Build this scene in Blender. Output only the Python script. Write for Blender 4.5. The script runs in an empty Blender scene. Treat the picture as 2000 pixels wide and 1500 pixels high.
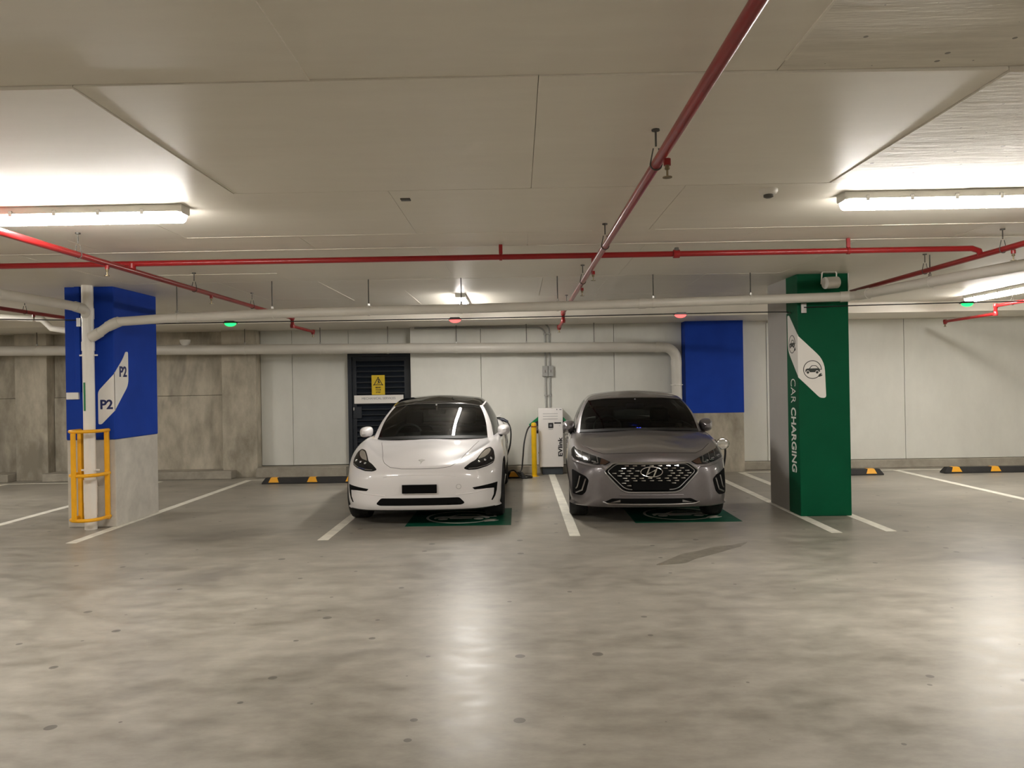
import bpy, bmesh, math, random
from mathutils import Vector, Matrix
from mathutils.bvhtree import BVHTree
from mathutils.geometry import delaunay_2d_cdt

# ------------------------------------------------------------------ camera, world, exposure
SC = bpy.context.scene
COL = SC.collection
cam_d = bpy.data.cameras.new('camera')
cam_d.sensor_fit = 'HORIZONTAL'
cam_d.sensor_width = 36.0
cam_d.lens = 27.0
cam_d.clip_start = 0.05
cam = bpy.data.objects.new('camera', cam_d)
COL.objects.link(cam)
cam.matrix_world = (Matrix.Translation((0, 0, 1.55)) @ Matrix.Rotation(math.radians(0.458), 4, 'Z')
                    @ Matrix.Rotation(math.radians(90.08), 4, 'X') @ Matrix.Rotation(math.radians(-0.97), 4, 'Z'))
SC.camera = cam

W = bpy.data.worlds.new('world')
SC.world = W
W.use_nodes = True
W.node_tree.nodes['Background'].inputs[0].default_value = (0.5, 0.46, 0.4, 1)
W.node_tree.nodes['Background'].inputs[1].default_value = 0.05

SC.view_settings.view_transform = 'Standard'
SC.view_settings.look = 'None'
SC.view_settings.gamma = 1.0
SC.view_settings.use_curve_mapping = False
SC.view_settings.exposure = 0.0
LAMP_COLOR = (1.0, 0.955, 0.895)
LAMP_POWER = 190.0        # emission strength of every batten diffuser

SC.cycles.caustics_reflective = False
SC.cycles.caustics_refractive = False
SC.cycles.max_bounces = 7
SC.cycles.use_light_tree = False
SC.cycles.adaptive_threshold = 0.03

RND = random.Random(7)

# ------------------------------------------------------------------ materials
MATS = {}


def new_mat(name):
    m = bpy.data.materials.new(name)
    m.use_nodes = True
    nt = m.node_tree
    b = nt.nodes['Principled BSDF']
    MATS[name] = m
    return m, nt, b


def mat(name, col, rough=0.5, metal=0.0, var=0.06, scale=6.0, bump=0.0, bscale=60.0, coat=0.0, spec=0.5, rvar=0.0, emit=None, estr=0.0):
    """plain painted / metal / rubber surface with slight procedural mottling"""
    m, nt, b = new_mat(name)
    L = nt.links
    tc = nt.nodes.new('ShaderNodeTexCoord')
    if var > 0:
        n = nt.nodes.new('ShaderNodeTexNoise')
        n.inputs['Scale'].default_value = scale
        n.inputs['Detail'].default_value = 2
        L.new(tc.outputs['Object'], n.inputs['Vector'])
        r = nt.nodes.new('ShaderNodeValToRGB')
        r.color_ramp.elements[0].position = 0.3
        r.color_ramp.elements[1].position = 0.7
        r.color_ramp.elements[0].color = tuple(c * (1 - var) for c in col) + (1,)
        r.color_ramp.elements[1].color = tuple(min(1, c * (1 + var)) for c in col) + (1,)
        L.new(n.outputs['Fac'], r.inputs['Fac'])
        L.new(r.outputs['Color'], b.inputs['Base Color'])
        if rvar > 0:
            mr = nt.nodes.new('ShaderNodeMapRange')
            mr.inputs['To Min'].default_value = max(0.02, rough - rvar)
            mr.inputs['To Max'].default_value = rough + rvar
            L.new(n.outputs['Fac'], mr.inputs['Value'])
            L.new(mr.outputs['Result'], b.inputs['Roughness'])
    else:
        b.inputs['Base Color'].default_value = col + (1,)
    if rvar == 0:
        b.inputs['Roughness'].default_value = rough
    b.inputs['Metallic'].default_value = metal
    b.inputs['Specular IOR Level'].default_value = spec
    b.inputs['Coat Weight'].default_value = coat
    b.inputs['Coat Roughness'].default_value = 0.04
    if bump >= 0.1:
        n2 = nt.nodes.new('ShaderNodeTexNoise')
        n2.inputs['Scale'].default_value = bscale
        n2.inputs['Detail'].default_value = 2
        L.new(tc.outputs['Object'], n2.inputs['Vector'])
        bp = nt.nodes.new('ShaderNodeBump')
        bp.inputs['Strength'].default_value = bump
        bp.inputs['Distance'].default_value = 0.01
        L.new(n2.outputs['Fac'], bp.inputs['Height'])
        L.new(bp.outputs['Normal'], b.inputs['Normal'])
    if emit:
        b.inputs['Emission Color'].default_value = emit + (1,)
        b.inputs['Emission Strength'].default_value = estr
    return m


def concrete(name, dark, light, s1=0.8, s2=4.0, stretch=(1, 1, 1), rough=0.7, rvar=0.1, stain=0.0, bump=0.15, coat=0.0, speck=0.0, spec=0.5, fine=0.45, lo=0.36, hi=0.64, spots=3.2, flat=True):
    """cast concrete: broad clouds, finer blotches, dark stains and pin holes, in world coordinates"""
    m, nt, b = new_mat(name)
    L = nt.links
    geo = nt.nodes.new('ShaderNodeNewGeometry')
    mp = nt.nodes.new('ShaderNodeMapping')
    mp.inputs['Scale'].default_value = stretch
    L.new(geo.outputs['Position'], mp.inputs['Vector'])

    def noise(scale, detail=6, rough_=0.6, dist=0.0):
        n = nt.nodes.new('ShaderNodeTexNoise')
        n.inputs['Scale'].default_value = scale
        n.inputs['Detail'].default_value = detail
        n.inputs['Roughness'].default_value = rough_
        n.inputs['Distortion'].default_value = dist
        L.new(mp.outputs['Vector'], n.inputs['Vector'])
        return n
    a = noise(s1, 4, 0.62, 0.5)
    c = noise(s2, 5, 0.66)
    mix = nt.nodes.new('ShaderNodeMath')
    mix.operation = 'MULTIPLY_ADD'
    mix.inputs[1].default_value = fine
    L.new(c.outputs['Fac'], mix.inputs[0])
    sc = nt.nodes.new('ShaderNodeMath')
    sc.operation = 'MULTIPLY'
    sc.inputs[1].default_value = 1 - fine
    L.new(a.outputs['Fac'], sc.inputs[0])
    L.new(sc.outputs[0], mix.inputs[2])
    r = nt.nodes.new('ShaderNodeValToRGB')
    r.color_ramp.elements[0].position = lo
    r.color_ramp.elements[1].position = hi
    r.color_ramp.elements[0].color = dark + (1,)
    r.color_ramp.elements[1].color = light + (1,)
    L.new(mix.outputs[0], r.inputs['Fac'])
    col = r.outputs['Color']
    if stain > 0:
        st = noise(s1 * 0.55, 4, 0.7, 0.8)
        sr = nt.nodes.new('ShaderNodeValToRGB')
        sr.color_ramp.elements[0].position = 0.56
        sr.color_ramp.elements[1].position = 0.72
        sr.color_ramp.elements[0].color = (1, 1, 1, 1)
        sr.color_ramp.elements[1].color = (1 - stain, 1 - stain, 1 - stain * 0.95, 1)
        L.new(st.outputs['Fac'], sr.inputs['Fac'])
        mx = nt.nodes.new('ShaderNodeMix')
        mx.data_type = 'RGBA'
        mx.blend_type = 'MULTIPLY'
        mx.inputs['Factor'].default_value = 1.0
        L.new(col, mx.inputs['A'])
        L.new(sr.outputs['Color'], mx.inputs['B'])
        col = mx.outputs['Result']
    if speck > 0:
        vo = nt.nodes.new('ShaderNodeTexVoronoi')
        vo.inputs['Scale'].default_value = spots
        vo.voronoi_dimensions = '2D' if flat else '3D'
        vo.inputs['Randomness'].default_value = 1.0
        L.new(geo.outputs['Position'], vo.inputs['Vector'])
        wn = nt.nodes.new('ShaderNodeMath')          # spot radius differs per cell
        wn.operation = 'MULTIPLY'
        wn.inputs[1].default_value = 0.075
        sep = nt.nodes.new('ShaderNodeSeparateColor')
        L.new(vo.outputs['Color'], sep.inputs['Color'])
        pw = nt.nodes.new('ShaderNodeMath')
        pw.operation = 'POWER'
        pw.inputs[1].default_value = 3.0
        L.new(sep.outputs['Red'], pw.inputs[0])
        L.new(pw.outputs[0], wn.inputs[0])
        lt = nt.nodes.new('ShaderNodeMath')
        lt.operation = 'LESS_THAN'
        L.new(vo.outputs['Distance'], lt.inputs[0])
        L.new(wn.outputs[0], lt.inputs[1])
        fm = nt.nodes.new('ShaderNodeMath')
        fm.operation = 'MULTIPLY'
        fm.inputs[1].default_value = speck
        L.new(lt.outputs[0], fm.inputs[0])
        mx = nt.nodes.new('ShaderNodeMix')
        mx.data_type = 'RGBA'
        L.new(fm.outputs[0], mx.inputs['Factor'])
        L.new(col, mx.inputs['A'])
        mx.inputs['B'].default_value = (0.05, 0.047, 0.042, 1)
        col = mx.outputs['Result']
    L.new(col, b.inputs['Base Color'])
    mr = nt.nodes.new('ShaderNodeMapRange')
    mr.inputs['From Min'].default_value = 0.3
    mr.inputs['From Max'].default_value = 0.7
    mr.inputs['To Min'].default_value = rough - rvar
    mr.inputs['To Max'].default_value = rough + rvar
    L.new(c.outputs['Fac'], mr.inputs['Value'])
    L.new(mr.outputs['Result'], b.inputs['Roughness'])
    b.inputs['Specular IOR Level'].default_value = spec
    b.inputs['Coat Weight'].default_value = coat
    b.inputs['Coat Roughness'].default_value = 0.2
    if bump >= 0.2:
        bp = nt.nodes.new('ShaderNodeBump')
        bp.inputs['Strength'].default_value = bump
        bp.inputs['Distance'].default_value = 0.02
        L.new(c.outputs['Fac'], bp.inputs['Height'])
        L.new(bp.outputs['Normal'], b.inputs['Normal'])
    return m


def glass(name, tint, refl=1.0):
    m = bpy.data.materials.new(name)
    m.use_nodes = True
    nt = m.node_tree
    nt.nodes.clear()
    out = nt.nodes.new('ShaderNodeOutputMaterial')
    tr = nt.nodes.new('ShaderNodeBsdfTransparent')
    tr.inputs['Color'].default_value = tint + (1,)
    gl = nt.nodes.new('ShaderNodeBsdfGlossy')
    gl.inputs['Roughness'].default_value = 0.015
    gl.inputs['Color'].default_value = (refl, refl, refl, 1)
    fr = nt.nodes.new('ShaderNodeFresnel')
    fr.inputs['IOR'].default_value = 1.5
    mx = nt.nodes.new('ShaderNodeMixShader')
    nt.links.new(fr.outputs[0], mx.inputs[0])
    nt.links.new(tr.outputs[0], mx.inputs[1])
    nt.links.new(gl.outputs[0], mx.inputs[2])
    nt.links.new(mx.outputs[0], out.inputs['Surface'])
    MATS[name] = m
    return m


concrete('floor_concrete', (0.185, 0.168, 0.136), (0.425, 0.395, 0.337), s1=0.8, s2=6.5, stretch=(0.6, 1.1, 1), rough=0.36, rvar=0.06, stain=0.40, bump=0.05, speck=0.6, spec=0.5, fine=0.5, lo=0.33, hi=0.67, spots=2.3)
concrete('ceiling_paint', (0.74, 0.69, 0.60), (0.80, 0.755, 0.665), s1=0.6, s2=5, stretch=(0.5, 2.2, 1), rough=0.45, rvar=0.06, bump=0.05)
concrete('ceiling_rough', (0.60, 0.555, 0.475), (0.80, 0.755, 0.665), s1=1.4, s2=6, stretch=(0.4, 3.0, 1), rough=0.55, rvar=0.06, bump=0.3, speck=0.7, spots=5.5, lo=0.38, hi=0.6)
concrete('wall_white', (0.645, 0.64, 0.585), (0.74, 0.735, 0.675), s1=0.5, s2=3, stretch=(1, 1, 0.5), rough=0.55, rvar=0.05, bump=0.03)
concrete('raw_concrete', (0.25, 0.222, 0.17), (0.56, 0.51, 0.41), s1=1.0, s2=3.0, stretch=(1.2, 1.2, 0.55), rough=0.8, rvar=0.08, stain=0.55, bump=0.25, lo=0.38, hi=0.60)
concrete('column_concrete', (0.45, 0.425, 0.375), (0.66, 0.625, 0.555), s1=1.0, s2=4.5, rough=0.75, rvar=0.08, stain=0.25, bump=0.15, speck=0.25, flat=False)
concrete('kerb_concrete', (0.26, 0.235, 0.19), (0.42, 0.385, 0.315), s1=1.5, s2=6, rough=0.75, rvar=0.08, bump=0.2)
concrete('grey_column_paint', (0.38, 0.365, 0.345), (0.43, 0.41, 0.385), s1=0.8, s2=4, rough=0.55, rvar=0.05, bump=0.05)
mat('wall_core', (0.28, 0.26, 0.21), 0.8)
mat('blue_paint', (0.011, 0.050, 0.36), 0.6, var=0.08, scale=3, bump=0.05, spec=0.12)
mat('green_paint', (0.0012, 0.085, 0.036), 0.5, var=0.08, scale=3, bump=0.04, spec=0.12)
mat('line_paint', (0.80, 0.77, 0.67), 0.5, var=0.12, scale=9)
mat('green_floor_paint', (0.004, 0.085, 0.045), 0.55, spec=0.2, var=0.2, scale=12)
mat('sign_white', (0.86, 0.83, 0.78), 0.35, var=0.02)
mat('sign_ink_blue', (0.010, 0.018, 0.11), 0.5)
mat('sign_ink_dark', (0.03, 0.035, 0.03), 0.5)
mat('ink_black', (0.012, 0.012, 0.014), 0.5)
mat('ink_grey', (0.28, 0.28, 0.29), 0.5)
mat('pvc_pipe', (0.66, 0.63, 0.565), 0.35, var=0.05, scale=3)
mat('pvc_white', (0.84, 0.81, 0.75), 0.35, var=0.05, scale=3)
mat('red_paint', (0.25, 0.009, 0.010), 0.32, var=0.1, scale=5, coat=0.15, spec=0.35)
mat('steel', (0.45, 0.44, 0.42), 0.35, metal=1.0, var=0.1)
mat('dark_steel', (0.10, 0.095, 0.085), 0.5, metal=0.6)
mat('brass', (0.25, 0.20, 0.12), 0.4, metal=0.9)
mat('conduit_grey', (0.36, 0.36, 0.34), 0.4, metal=0.2)
mat('black_cable', (0.014, 0.014, 0.015), 0.45)
mat('yellow_paint', (0.90, 0.54, 0.008), 0.35, var=0.08, scale=8, coat=0.2)
mat('guard_yellow', (0.95, 0.45, 0.006), 0.35, var=0.08, scale=8, coat=0.2)
mat('sign_yellow', (0.72, 0.50, 0.01), 0.4)
mat('stop_rubber', (0.018, 0.017, 0.016), 0.75, var=0.2, bump=0.15)
mat('stop_yellow', (0.85, 0.40, 0.02), 0.4, var=0.06)
mat('door_paint', (0.010, 0.014, 0.021), 0.42, var=0.1)
mat('plastic_white', (0.70, 0.67, 0.61), 0.35, var=0.02)
mat('charger_white', (0.88, 0.85, 0.82), 0.30, var=0.02)
mat('charger_grey', (0.045, 0.055, 0.065), 0.5)
mat('charger_green', (0.0, 0.22, 0.07), 0.4)
mat('plug_dark', (0.012, 0.016, 0.035), 0.4)
mat('fixture_body', (0.62, 0.60, 0.54), 0.4, var=0.02)
mat('lamp_diffuser', (0.9, 0.9, 0.9), 0.5, var=0, emit=LAMP_COLOR, estr=LAMP_POWER)
# a prismatic diffuser throws most of its light down and little sideways
_m = MATS['lamp_diffuser']; _nt = _m.node_tree
_g = _nt.nodes.new('ShaderNodeNewGeometry'); _s = _nt.nodes.new('ShaderNodeSeparateXYZ'); _r = _nt.nodes.new('ShaderNodeMapRange')
_nt.links.new(_g.outputs['True Normal'], _s.inputs[0]); _nt.links.new(_s.outputs['Z'], _r.inputs['Value'])
_r.inputs['From Min'].default_value = -1.0; _r.inputs['From Max'].default_value = -0.25
_r.inputs['To Min'].default_value = LAMP_POWER; _r.inputs['To Max'].default_value = LAMP_POWER * 0.22
_nt.links.new(_r.outputs['Result'], _nt.nodes['Principled BSDF'].inputs['Emission Strength'])
_m.cycles.emission_sampling = 'FRONT'
mat('indicator_green', (0.02, 0.5, 0.1), 0.3, var=0, emit=(0.01, 1.0, 0.12), estr=3.0)
mat('indicator_red', (0.5, 0.05, 0.05), 0.3, var=0, emit=(1.0, 0.10, 0.09), estr=2.6)
mat('indicator_shell', (0.03, 0.03, 0.03), 0.4)
mat('dash_lamp', (0.02, 0.03, 0.4), 0.3, var=0, emit=(0.05, 0.08, 1.0), estr=30.0)
mat('car_white', (0.80, 0.775, 0.77), 0.30, var=0.0, coat=1.0, spec=0.5)
mat('car_grey', (0.190, 0.175, 0.180), 0.36, metal=0.6, var=0.03, scale=40, coat=1.0)
mat('car_black', (0.008, 0.008, 0.009), 0.25, var=0.0, coat=0.5)
mat('car_matte_black', (0.012, 0.012, 0.012), 0.6)
mat('tyre_rubber', (0.012, 0.012, 0.012), 0.75, var=0.15, bump=0.1)
mat('rim_dark', (0.05, 0.05, 0.055), 0.35, metal=0.8)
mat('rim_silver', (0.35, 0.34, 0.33), 0.35, metal=0.9)
mat('chrome', (0.75, 0.74, 0.72), 0.12, metal=1.0, var=0.0)
mat('satin_chrome', (0.42, 0.41, 0.40), 0.28, metal=1.0, var=0.0)
mat('lamp_lens', (0.008, 0.009, 0.010), 0.12, var=0.0, coat=0.0, spec=0.35)
mat('lamp_reflector', (0.42, 0.39, 0.34), 0.2, metal=0.5, var=0.0)
mat('lamp_led', (0.5, 0.5, 0.52), 0.1, metal=0.9, var=0.0)
mat('lamp_amber', (0.055, 0.030, 0.020), 0.2, var=0.2, scale=60)
mat('panel_gap', (0.10, 0.095, 0.09), 0.7)
mat('panel_gap_dark', (0.012, 0.012, 0.012), 0.7)
mat('interior_dark', (0.028, 0.028, 0.03), 0.7)
mat('interior_seat', (0.045, 0.045, 0.046), 0.6)
mat('interior_trim', (0.22, 0.22, 0.22), 0.4)
mat('plate_black', (0.004, 0.004, 0.004), 0.9, var=0.0, spec=0.1)
mat('oil_stain', (0.20, 0.182, 0.145), 0.35, var=0.2, scale=14)
mat('tag_green', (0.0, 0.20, 0.06), 0.4)
mat('void_black', (0.004, 0.004, 0.004), 0.8, var=0.0, spec=0.12)
glass('dark_windscreen', (0.16, 0.18, 0.175), 0.42)
for _k in ('indicator_green', 'indicator_red', 'dash_lamp'):
    MATS[_k].cycles.emission_sampling = 'NONE'
glass('windscreen_glass', (0.24, 0.27, 0.26), 0.6)
glass('tinted_glass', (0.08, 0.09, 0.09), 0.7)
glass('roof_glass', (0.012, 0.012, 0.012))

# ------------------------------------------------------------------ scene helpers
ORG = {}


def setp(o, label=None, cat=None, group=None, kind=None):
    if label: o['label'] = label
    if cat: o['category'] = cat
    if group: o['group'] = group
    if kind: o['kind'] = kind
    return o


def thing(name, label, cat, loc=(0, 0, 0), rz=0.0, group=None, kind=None):
    o = bpy.data.objects.new(name, None)
    o.empty_display_size = 0.1
    COL.objects.link(o)
    o.location = loc
    o.rotation_euler = (0, 0, rz)
    ORG[o.name] = Vector(loc)
    return setp(o, label, cat, group, kind)


class MB:
    def __init__(self):
        self.v, self.f, self.mi = [], [], []

    def add(self, vs, fs, mi=0):
        b = len(self.v)
        self.v += [Vector(p) for p in vs]
        self.f += [tuple(i + b for i in f) for f in fs]
        self.mi += [mi] * len(fs)
        return self

    def box(self, x0, x1, y0, y1, z0, z1, mi=0):
        vs = [(x, y, z) for z in (z0, z1) for y in (y0, y1) for x in (x0, x1)]
        return self.add(vs, [(0, 2, 3, 1), (4, 5, 7, 6), (0, 1, 5, 4), (2, 6, 7, 3), (0, 4, 6, 2), (1, 3, 7, 5)], mi)

    def bbox(self, x0, x1, y0, y1, z0, z1, r=0.01, mi=0, seg=2):
        bm = bmesh.new()
        bmesh.ops.create_cube(bm, size=1.0)
        for v in bm.verts:
            v.co = Vector(((x0 + x1) / 2 + v.co.x * (x1 - x0), (y0 + y1) / 2 + v.co.y * (y1 - y0), (z0 + z1) / 2 + v.co.z * (z1 - z0)))
        bmesh.ops.bevel(bm, geom=list(bm.edges), offset=min(r, (x1 - x0) * .49, (y1 - y0) * .49, (z1 - z0) * .49), segments=seg, affect='EDGES', profile=0.5)
        return self.addbm(bm, mi)

    def addbm(self, bm, mi=0, M=None):
        bm.verts.index_update()
        if M is not None:
            bm.transform(M)
        self.add([v.co.copy() for v in bm.verts], [[v.index for v in f.verts] for f in bm.faces], mi)
        bm.free()
        return self

    def tube(self, pts, r, seg=14, mi=0, caps=True, closed=False, squash=1.0):
        """round tube along a polyline; r may be a number or one radius per point"""
        P = [Vector(p) for p in pts]
        n = len(P)
        R = r if isinstance(r, (list, tuple)) else [r] * n
        rings, up = [], None
        for i in range(n):
            if closed:
                t = (P[(i + 1) % n] - P[i - 1]).normalized()
            elif i == 0:
                t = (P[1] - P[0]).normalized()
            elif i == n - 1:
                t = (P[-1] - P[-2]).normalized()
            else:
                t = ((P[i] - P[i - 1]).normalized() + (P[i + 1] - P[i]).normalized()).normalized()
            if up is None:
                up = Vector((0, 0, 1)) if abs(t.z) < 0.9 else Vector((0, 1, 0))
            s = t.cross(up).normalized()
            up = s.cross(t).normalized()
            k = 1.0
            if 0 < i < n - 1 and not closed:
                c = (P[i] - P[i - 1]).normalized().dot(t)
                k = 1.0 / max(0.5, c)
            ring = []
            for j in range(seg):
                a = 2 * math.pi * j / seg
                ring.append(P[i] + s * math.cos(a) * R[i] * (k if k < 1.2 else 1.2) + up * math.sin(a) * R[i] * squash)
            rings.append(ring)
        vs = [p for ring in rings for p in ring]
        fs = []
        m = n if closed else n - 1
        for i in range(m):
            for j in range(seg):
                a, b_ = i * seg + j, i * seg + (j + 1) % seg
                i2 = (i + 1) % n
                fs.append((a, b_, i2 * seg + (j + 1) % seg, i2 * seg + j))
        if caps and not closed:
            fs.append(tuple(range(seg - 1, -1, -1)))
            fs.append(tuple((n - 1) * seg + j for j in range(seg)))
        return self.add(vs, fs, mi)

    def lathe(self, prof, c=(0, 0, 0), axis='Z', seg=24, mi=0):
        """prof: (radius, height) pairs"""
        vs, fs = [], []
        for r, h in prof:
            for j in range(seg):
                a = 2 * math.pi * j / seg
                u, w = r * math.cos(a), r * math.sin(a)
                p = (u, w, h) if axis == 'Z' else ((h, u, w) if axis == 'X' else (w, h, u))
                vs.append(Vector(p) + Vector(c))
        n = len(prof)
        for i in range(n - 1):
            for j in range(seg):
                fs.append((i * seg + j, i * seg + (j + 1) % seg, (i + 1) * seg + (j + 1) % seg, (i + 1) * seg + j))
        fs.append(tuple(range(seg - 1, -1, -1)))
        fs.append(tuple((n - 1) * seg + j for j in range(seg)))
        return self.add(vs, fs, mi)

    def prism(self, poly, fn0, fn1, mi=0):
        """flat polygon extruded between two mappings (u,v)->xyz; concave allowed"""
        n = len(poly)
        vs2, es, fs, *_ = delaunay_2d_cdt([Vector((p[0], p[1])) for p in poly], [(i, (i + 1) % n) for i in range(n)], [], 1, 1e-7)
        m = len(vs2)
        V = [Vector(fn0(p.x, p.y)) for p in vs2] + [Vector(fn1(p.x, p.y)) for p in vs2]
        F = [tuple(f) for f in fs] + [tuple(i + m for i in reversed(f)) for f in fs]
        cnt = {}
        for f in fs:
            for a, b_ in zip(f, list(f[1:]) + [f[0]]):
                cnt[(a, b_)] = 1
        for (a, b_) in cnt:
            if (b_, a) not in cnt:
                F.append((b_, a, a + m, b_ + m))
        return self.add(V, F, mi)

    def build(self, name, mats, parent=None, smooth=False, angle=40, local=False, normals=True, mats_list=None):
        if isinstance(mats, str):
            mats = [mats]
        if parent is None:
            xs = [p.x for p in self.v]; ys = [p.y for p in self.v]; zs = [p.z for p in self.v]
            off = Vector(((min(xs) + max(xs)) / 2, (min(ys) + max(ys)) / 2, min(zs)))
        elif local:
            off = Vector((0, 0, 0))
        else:
            off = ORG[parent.name]
        me = bpy.data.meshes.new(name)
        me.from_pydata([p - off for p in self.v], [], self.f)
        for k in mats:
            me.materials.append(MATS[k])
        me.polygons.foreach_set('material_index', self.mi)
        if normals:
            bm = bmesh.new()
            bm.from_mesh(me)
            bmesh.ops.remove_doubles(bm, verts=bm.verts, dist=1e-5)
            bmesh.ops.recalc_face_normals(bm, faces=bm.faces)
            bm.to_mesh(me)
            bm.free()
        if smooth:
            me.shade_smooth()
            me.set_sharp_from_angle(angle=math.radians(angle))
        o = bpy.data.objects.new(name, me)
        COL.objects.link(o)
        if parent is None:
            o.location = off
            ORG[o.name] = off
        else:
            o.parent = parent
            ORG[o.name] = Vector((0, 0, 0)) if local else off
        return o


def copy_tree(o, loc=None, rz=None, label=None, parent=None):
    c = o.copy()
    COL.objects.link(c)
    c.parent = parent
    if loc is not None:
        c.location = loc
        ORG[c.name] = Vector(loc)
    if rz is not None:
        c.rotation_euler = (0, 0, rz)
    if label:
        c['label'] = label
    for ch in list(o.children):
        copy_tree(ch, parent=c)
    return c


def text_geo(s, size, bold=0.0, depth=0.0015, align='LEFT', spacing=1.0):
    cu = bpy.data.curves.new('lettering', 'FONT')
    cu.body = s
    cu.size = size
    cu.offset = bold
    cu.extrude = depth
    cu.align_x = align
    cu.space_character = spacing
    cu.resolution_u = 4
    o = bpy.data.objects.new('lettering', cu)
    COL.objects.link(o)
    bpy.context.view_layer.update()
    dg = bpy.context.evaluated_depsgraph_get()
    me = bpy.data.meshes.new_from_object(o.evaluated_get(dg))
    vs = [v.co.copy() for v in me.vertices]
    fs = [tuple(p.vertices) for p in me.polygons]
    bpy.data.objects.remove(o)
    bpy.data.curves.remove(cu)
    bpy.data.meshes.remove(me)
    return vs, fs


def fit_text(mb, s, o, ux, uy, w, h, bold=0.0, mi=0, n=None, spacing=1.0, depth=0.0015):
    """lettering stretched to fill a w x h rectangle whose lower-left corner is o"""
    vs, fs = text_geo(s, 1.0, bold, 0.01, spacing=spacing)
    x0, x1 = min(v.x for v in vs), max(v.x for v in vs)
    y0, y1 = min(v.y for v in vs), max(v.y for v in vs)
    o, ux, uy = Vector(o), Vector(ux), Vector(uy)
    n = ux.cross(uy)
    mb.add([o + ux * ((v.x - x0) / (x1 - x0) * w) + uy * ((v.y - y0) / (y1 - y0) * h) + n * (v.z / 0.01 * depth) for v in vs], fs, mi)
    return mb


def round_poly(poly, rad, seg=5):
    """round the corners of a polygon; rad: one radius or one per corner"""
    n = len(poly)
    R = rad if isinstance(rad, (list, tuple)) else [rad] * n
    out = []
    for i in range(n):
        p = Vector(poly[i]); a = Vector(poly[i - 1]); b = Vector(poly[(i + 1) % n])
        r = min(R[i], (a - p).length * .45, (b - p).length * .45)
        if r < 1e-5:
            out.append(tuple(p)); continue
        s, e = p + (a - p).normalized() * r, p + (b - p).normalized() * r
        for k in range(seg + 1):
            t = k / seg
            q = s * (1 - t) ** 2 + p * 2 * t * (1 - t) + e * t * t
            out.append(tuple(q))
    return out


def ring_poly(cx, cy, r0, r1, a0=0, a1=360, seg=40):
    o = [(cx + r1 * math.cos(math.radians(a0 + (a1 - a0) * k / seg)), cy + r1 * math.sin(math.radians(a0 + (a1 - a0) * k / seg))) for k in range(seg + 1)]
    i = [(cx + r0 * math.cos(math.radians(a0 + (a1 - a0) * k / seg)), cy + r0 * math.sin(math.radians(a0 + (a1 - a0) * k / seg))) for k in range(seg, -1, -1)]
    return o + i


def bez(p0, p1, p2, p3, n=12):
    p0, p1, p2, p3 = map(Vector, (p0, p1, p2, p3))
    return [p0 * (1 - t) ** 3 + p1 * 3 * t * (1 - t) ** 2 + p2 * 3 * t * t * (1 - t) + p3 * t ** 3 for t in [k / n for k in range(n + 1)]]


def catmull(pts, n=8):
    P = [Vector(p) for p in pts]
    P = [P[0] * 2 - P[1]] + P + [P[-1] * 2 - P[-2]]
    out = []
    for i in range(1, len(P) - 2):
        for k in range(n):
            t = k / n
            a, b, c, d = P[i - 1], P[i], P[i + 1], P[i + 2]
            out.append(0.5 * ((2 * b) + (c - a) * t + (2 * a - 5 * b + 4 * c - d) * t * t + (3 * b - a - 3 * c + d) * t ** 3))
    out.append(P[-2])
    return out


# ------------------------------------------------------------------ the setting
CEIL = 2.76
X0, X1, Y0, Y1 = -15.0, 15.0, -5.2, 13.85

floor = MB().box(X0, X1, Y0, Y1 + 0.2, -0.2, 0.0).build('floor', 'floor_concrete')
setp(floor, 'polished grey concrete car park floor with stains', 'floor', kind='structure')

ceiling = MB().box(X0, X1, Y0, Y1 + 0.2, CEIL + 0.008, CEIL + 0.25).build('ceiling', 'ceiling_paint')
setp(ceiling, 'off white painted concrete ceiling with formwork seams', 'ceiling', kind='structure')
for o_, (a, b, c, d), nm, lb in ((0, (X0 - 0.2, X0, Y0, Y1 + 0.2), 'wall_left', 'plain pale wall closing the car park far beyond the blue column'),
                                 (0, (X1, X1 + 0.2, Y0, Y1 + 0.2), 'wall_right', 'plain pale wall closing the car park far beyond the green column'),
                                 (0, (X0 - 0.2, X1 + 0.2, Y0 - 0.2, Y0), 'wall_front', 'plain pale wall facing the parked cars across the aisle')):
    setp(MB().box(a, b, c, d, 0, CEIL + 0.25).build(nm, 'wall_white'), lb, 'wall', kind='structure')

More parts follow.
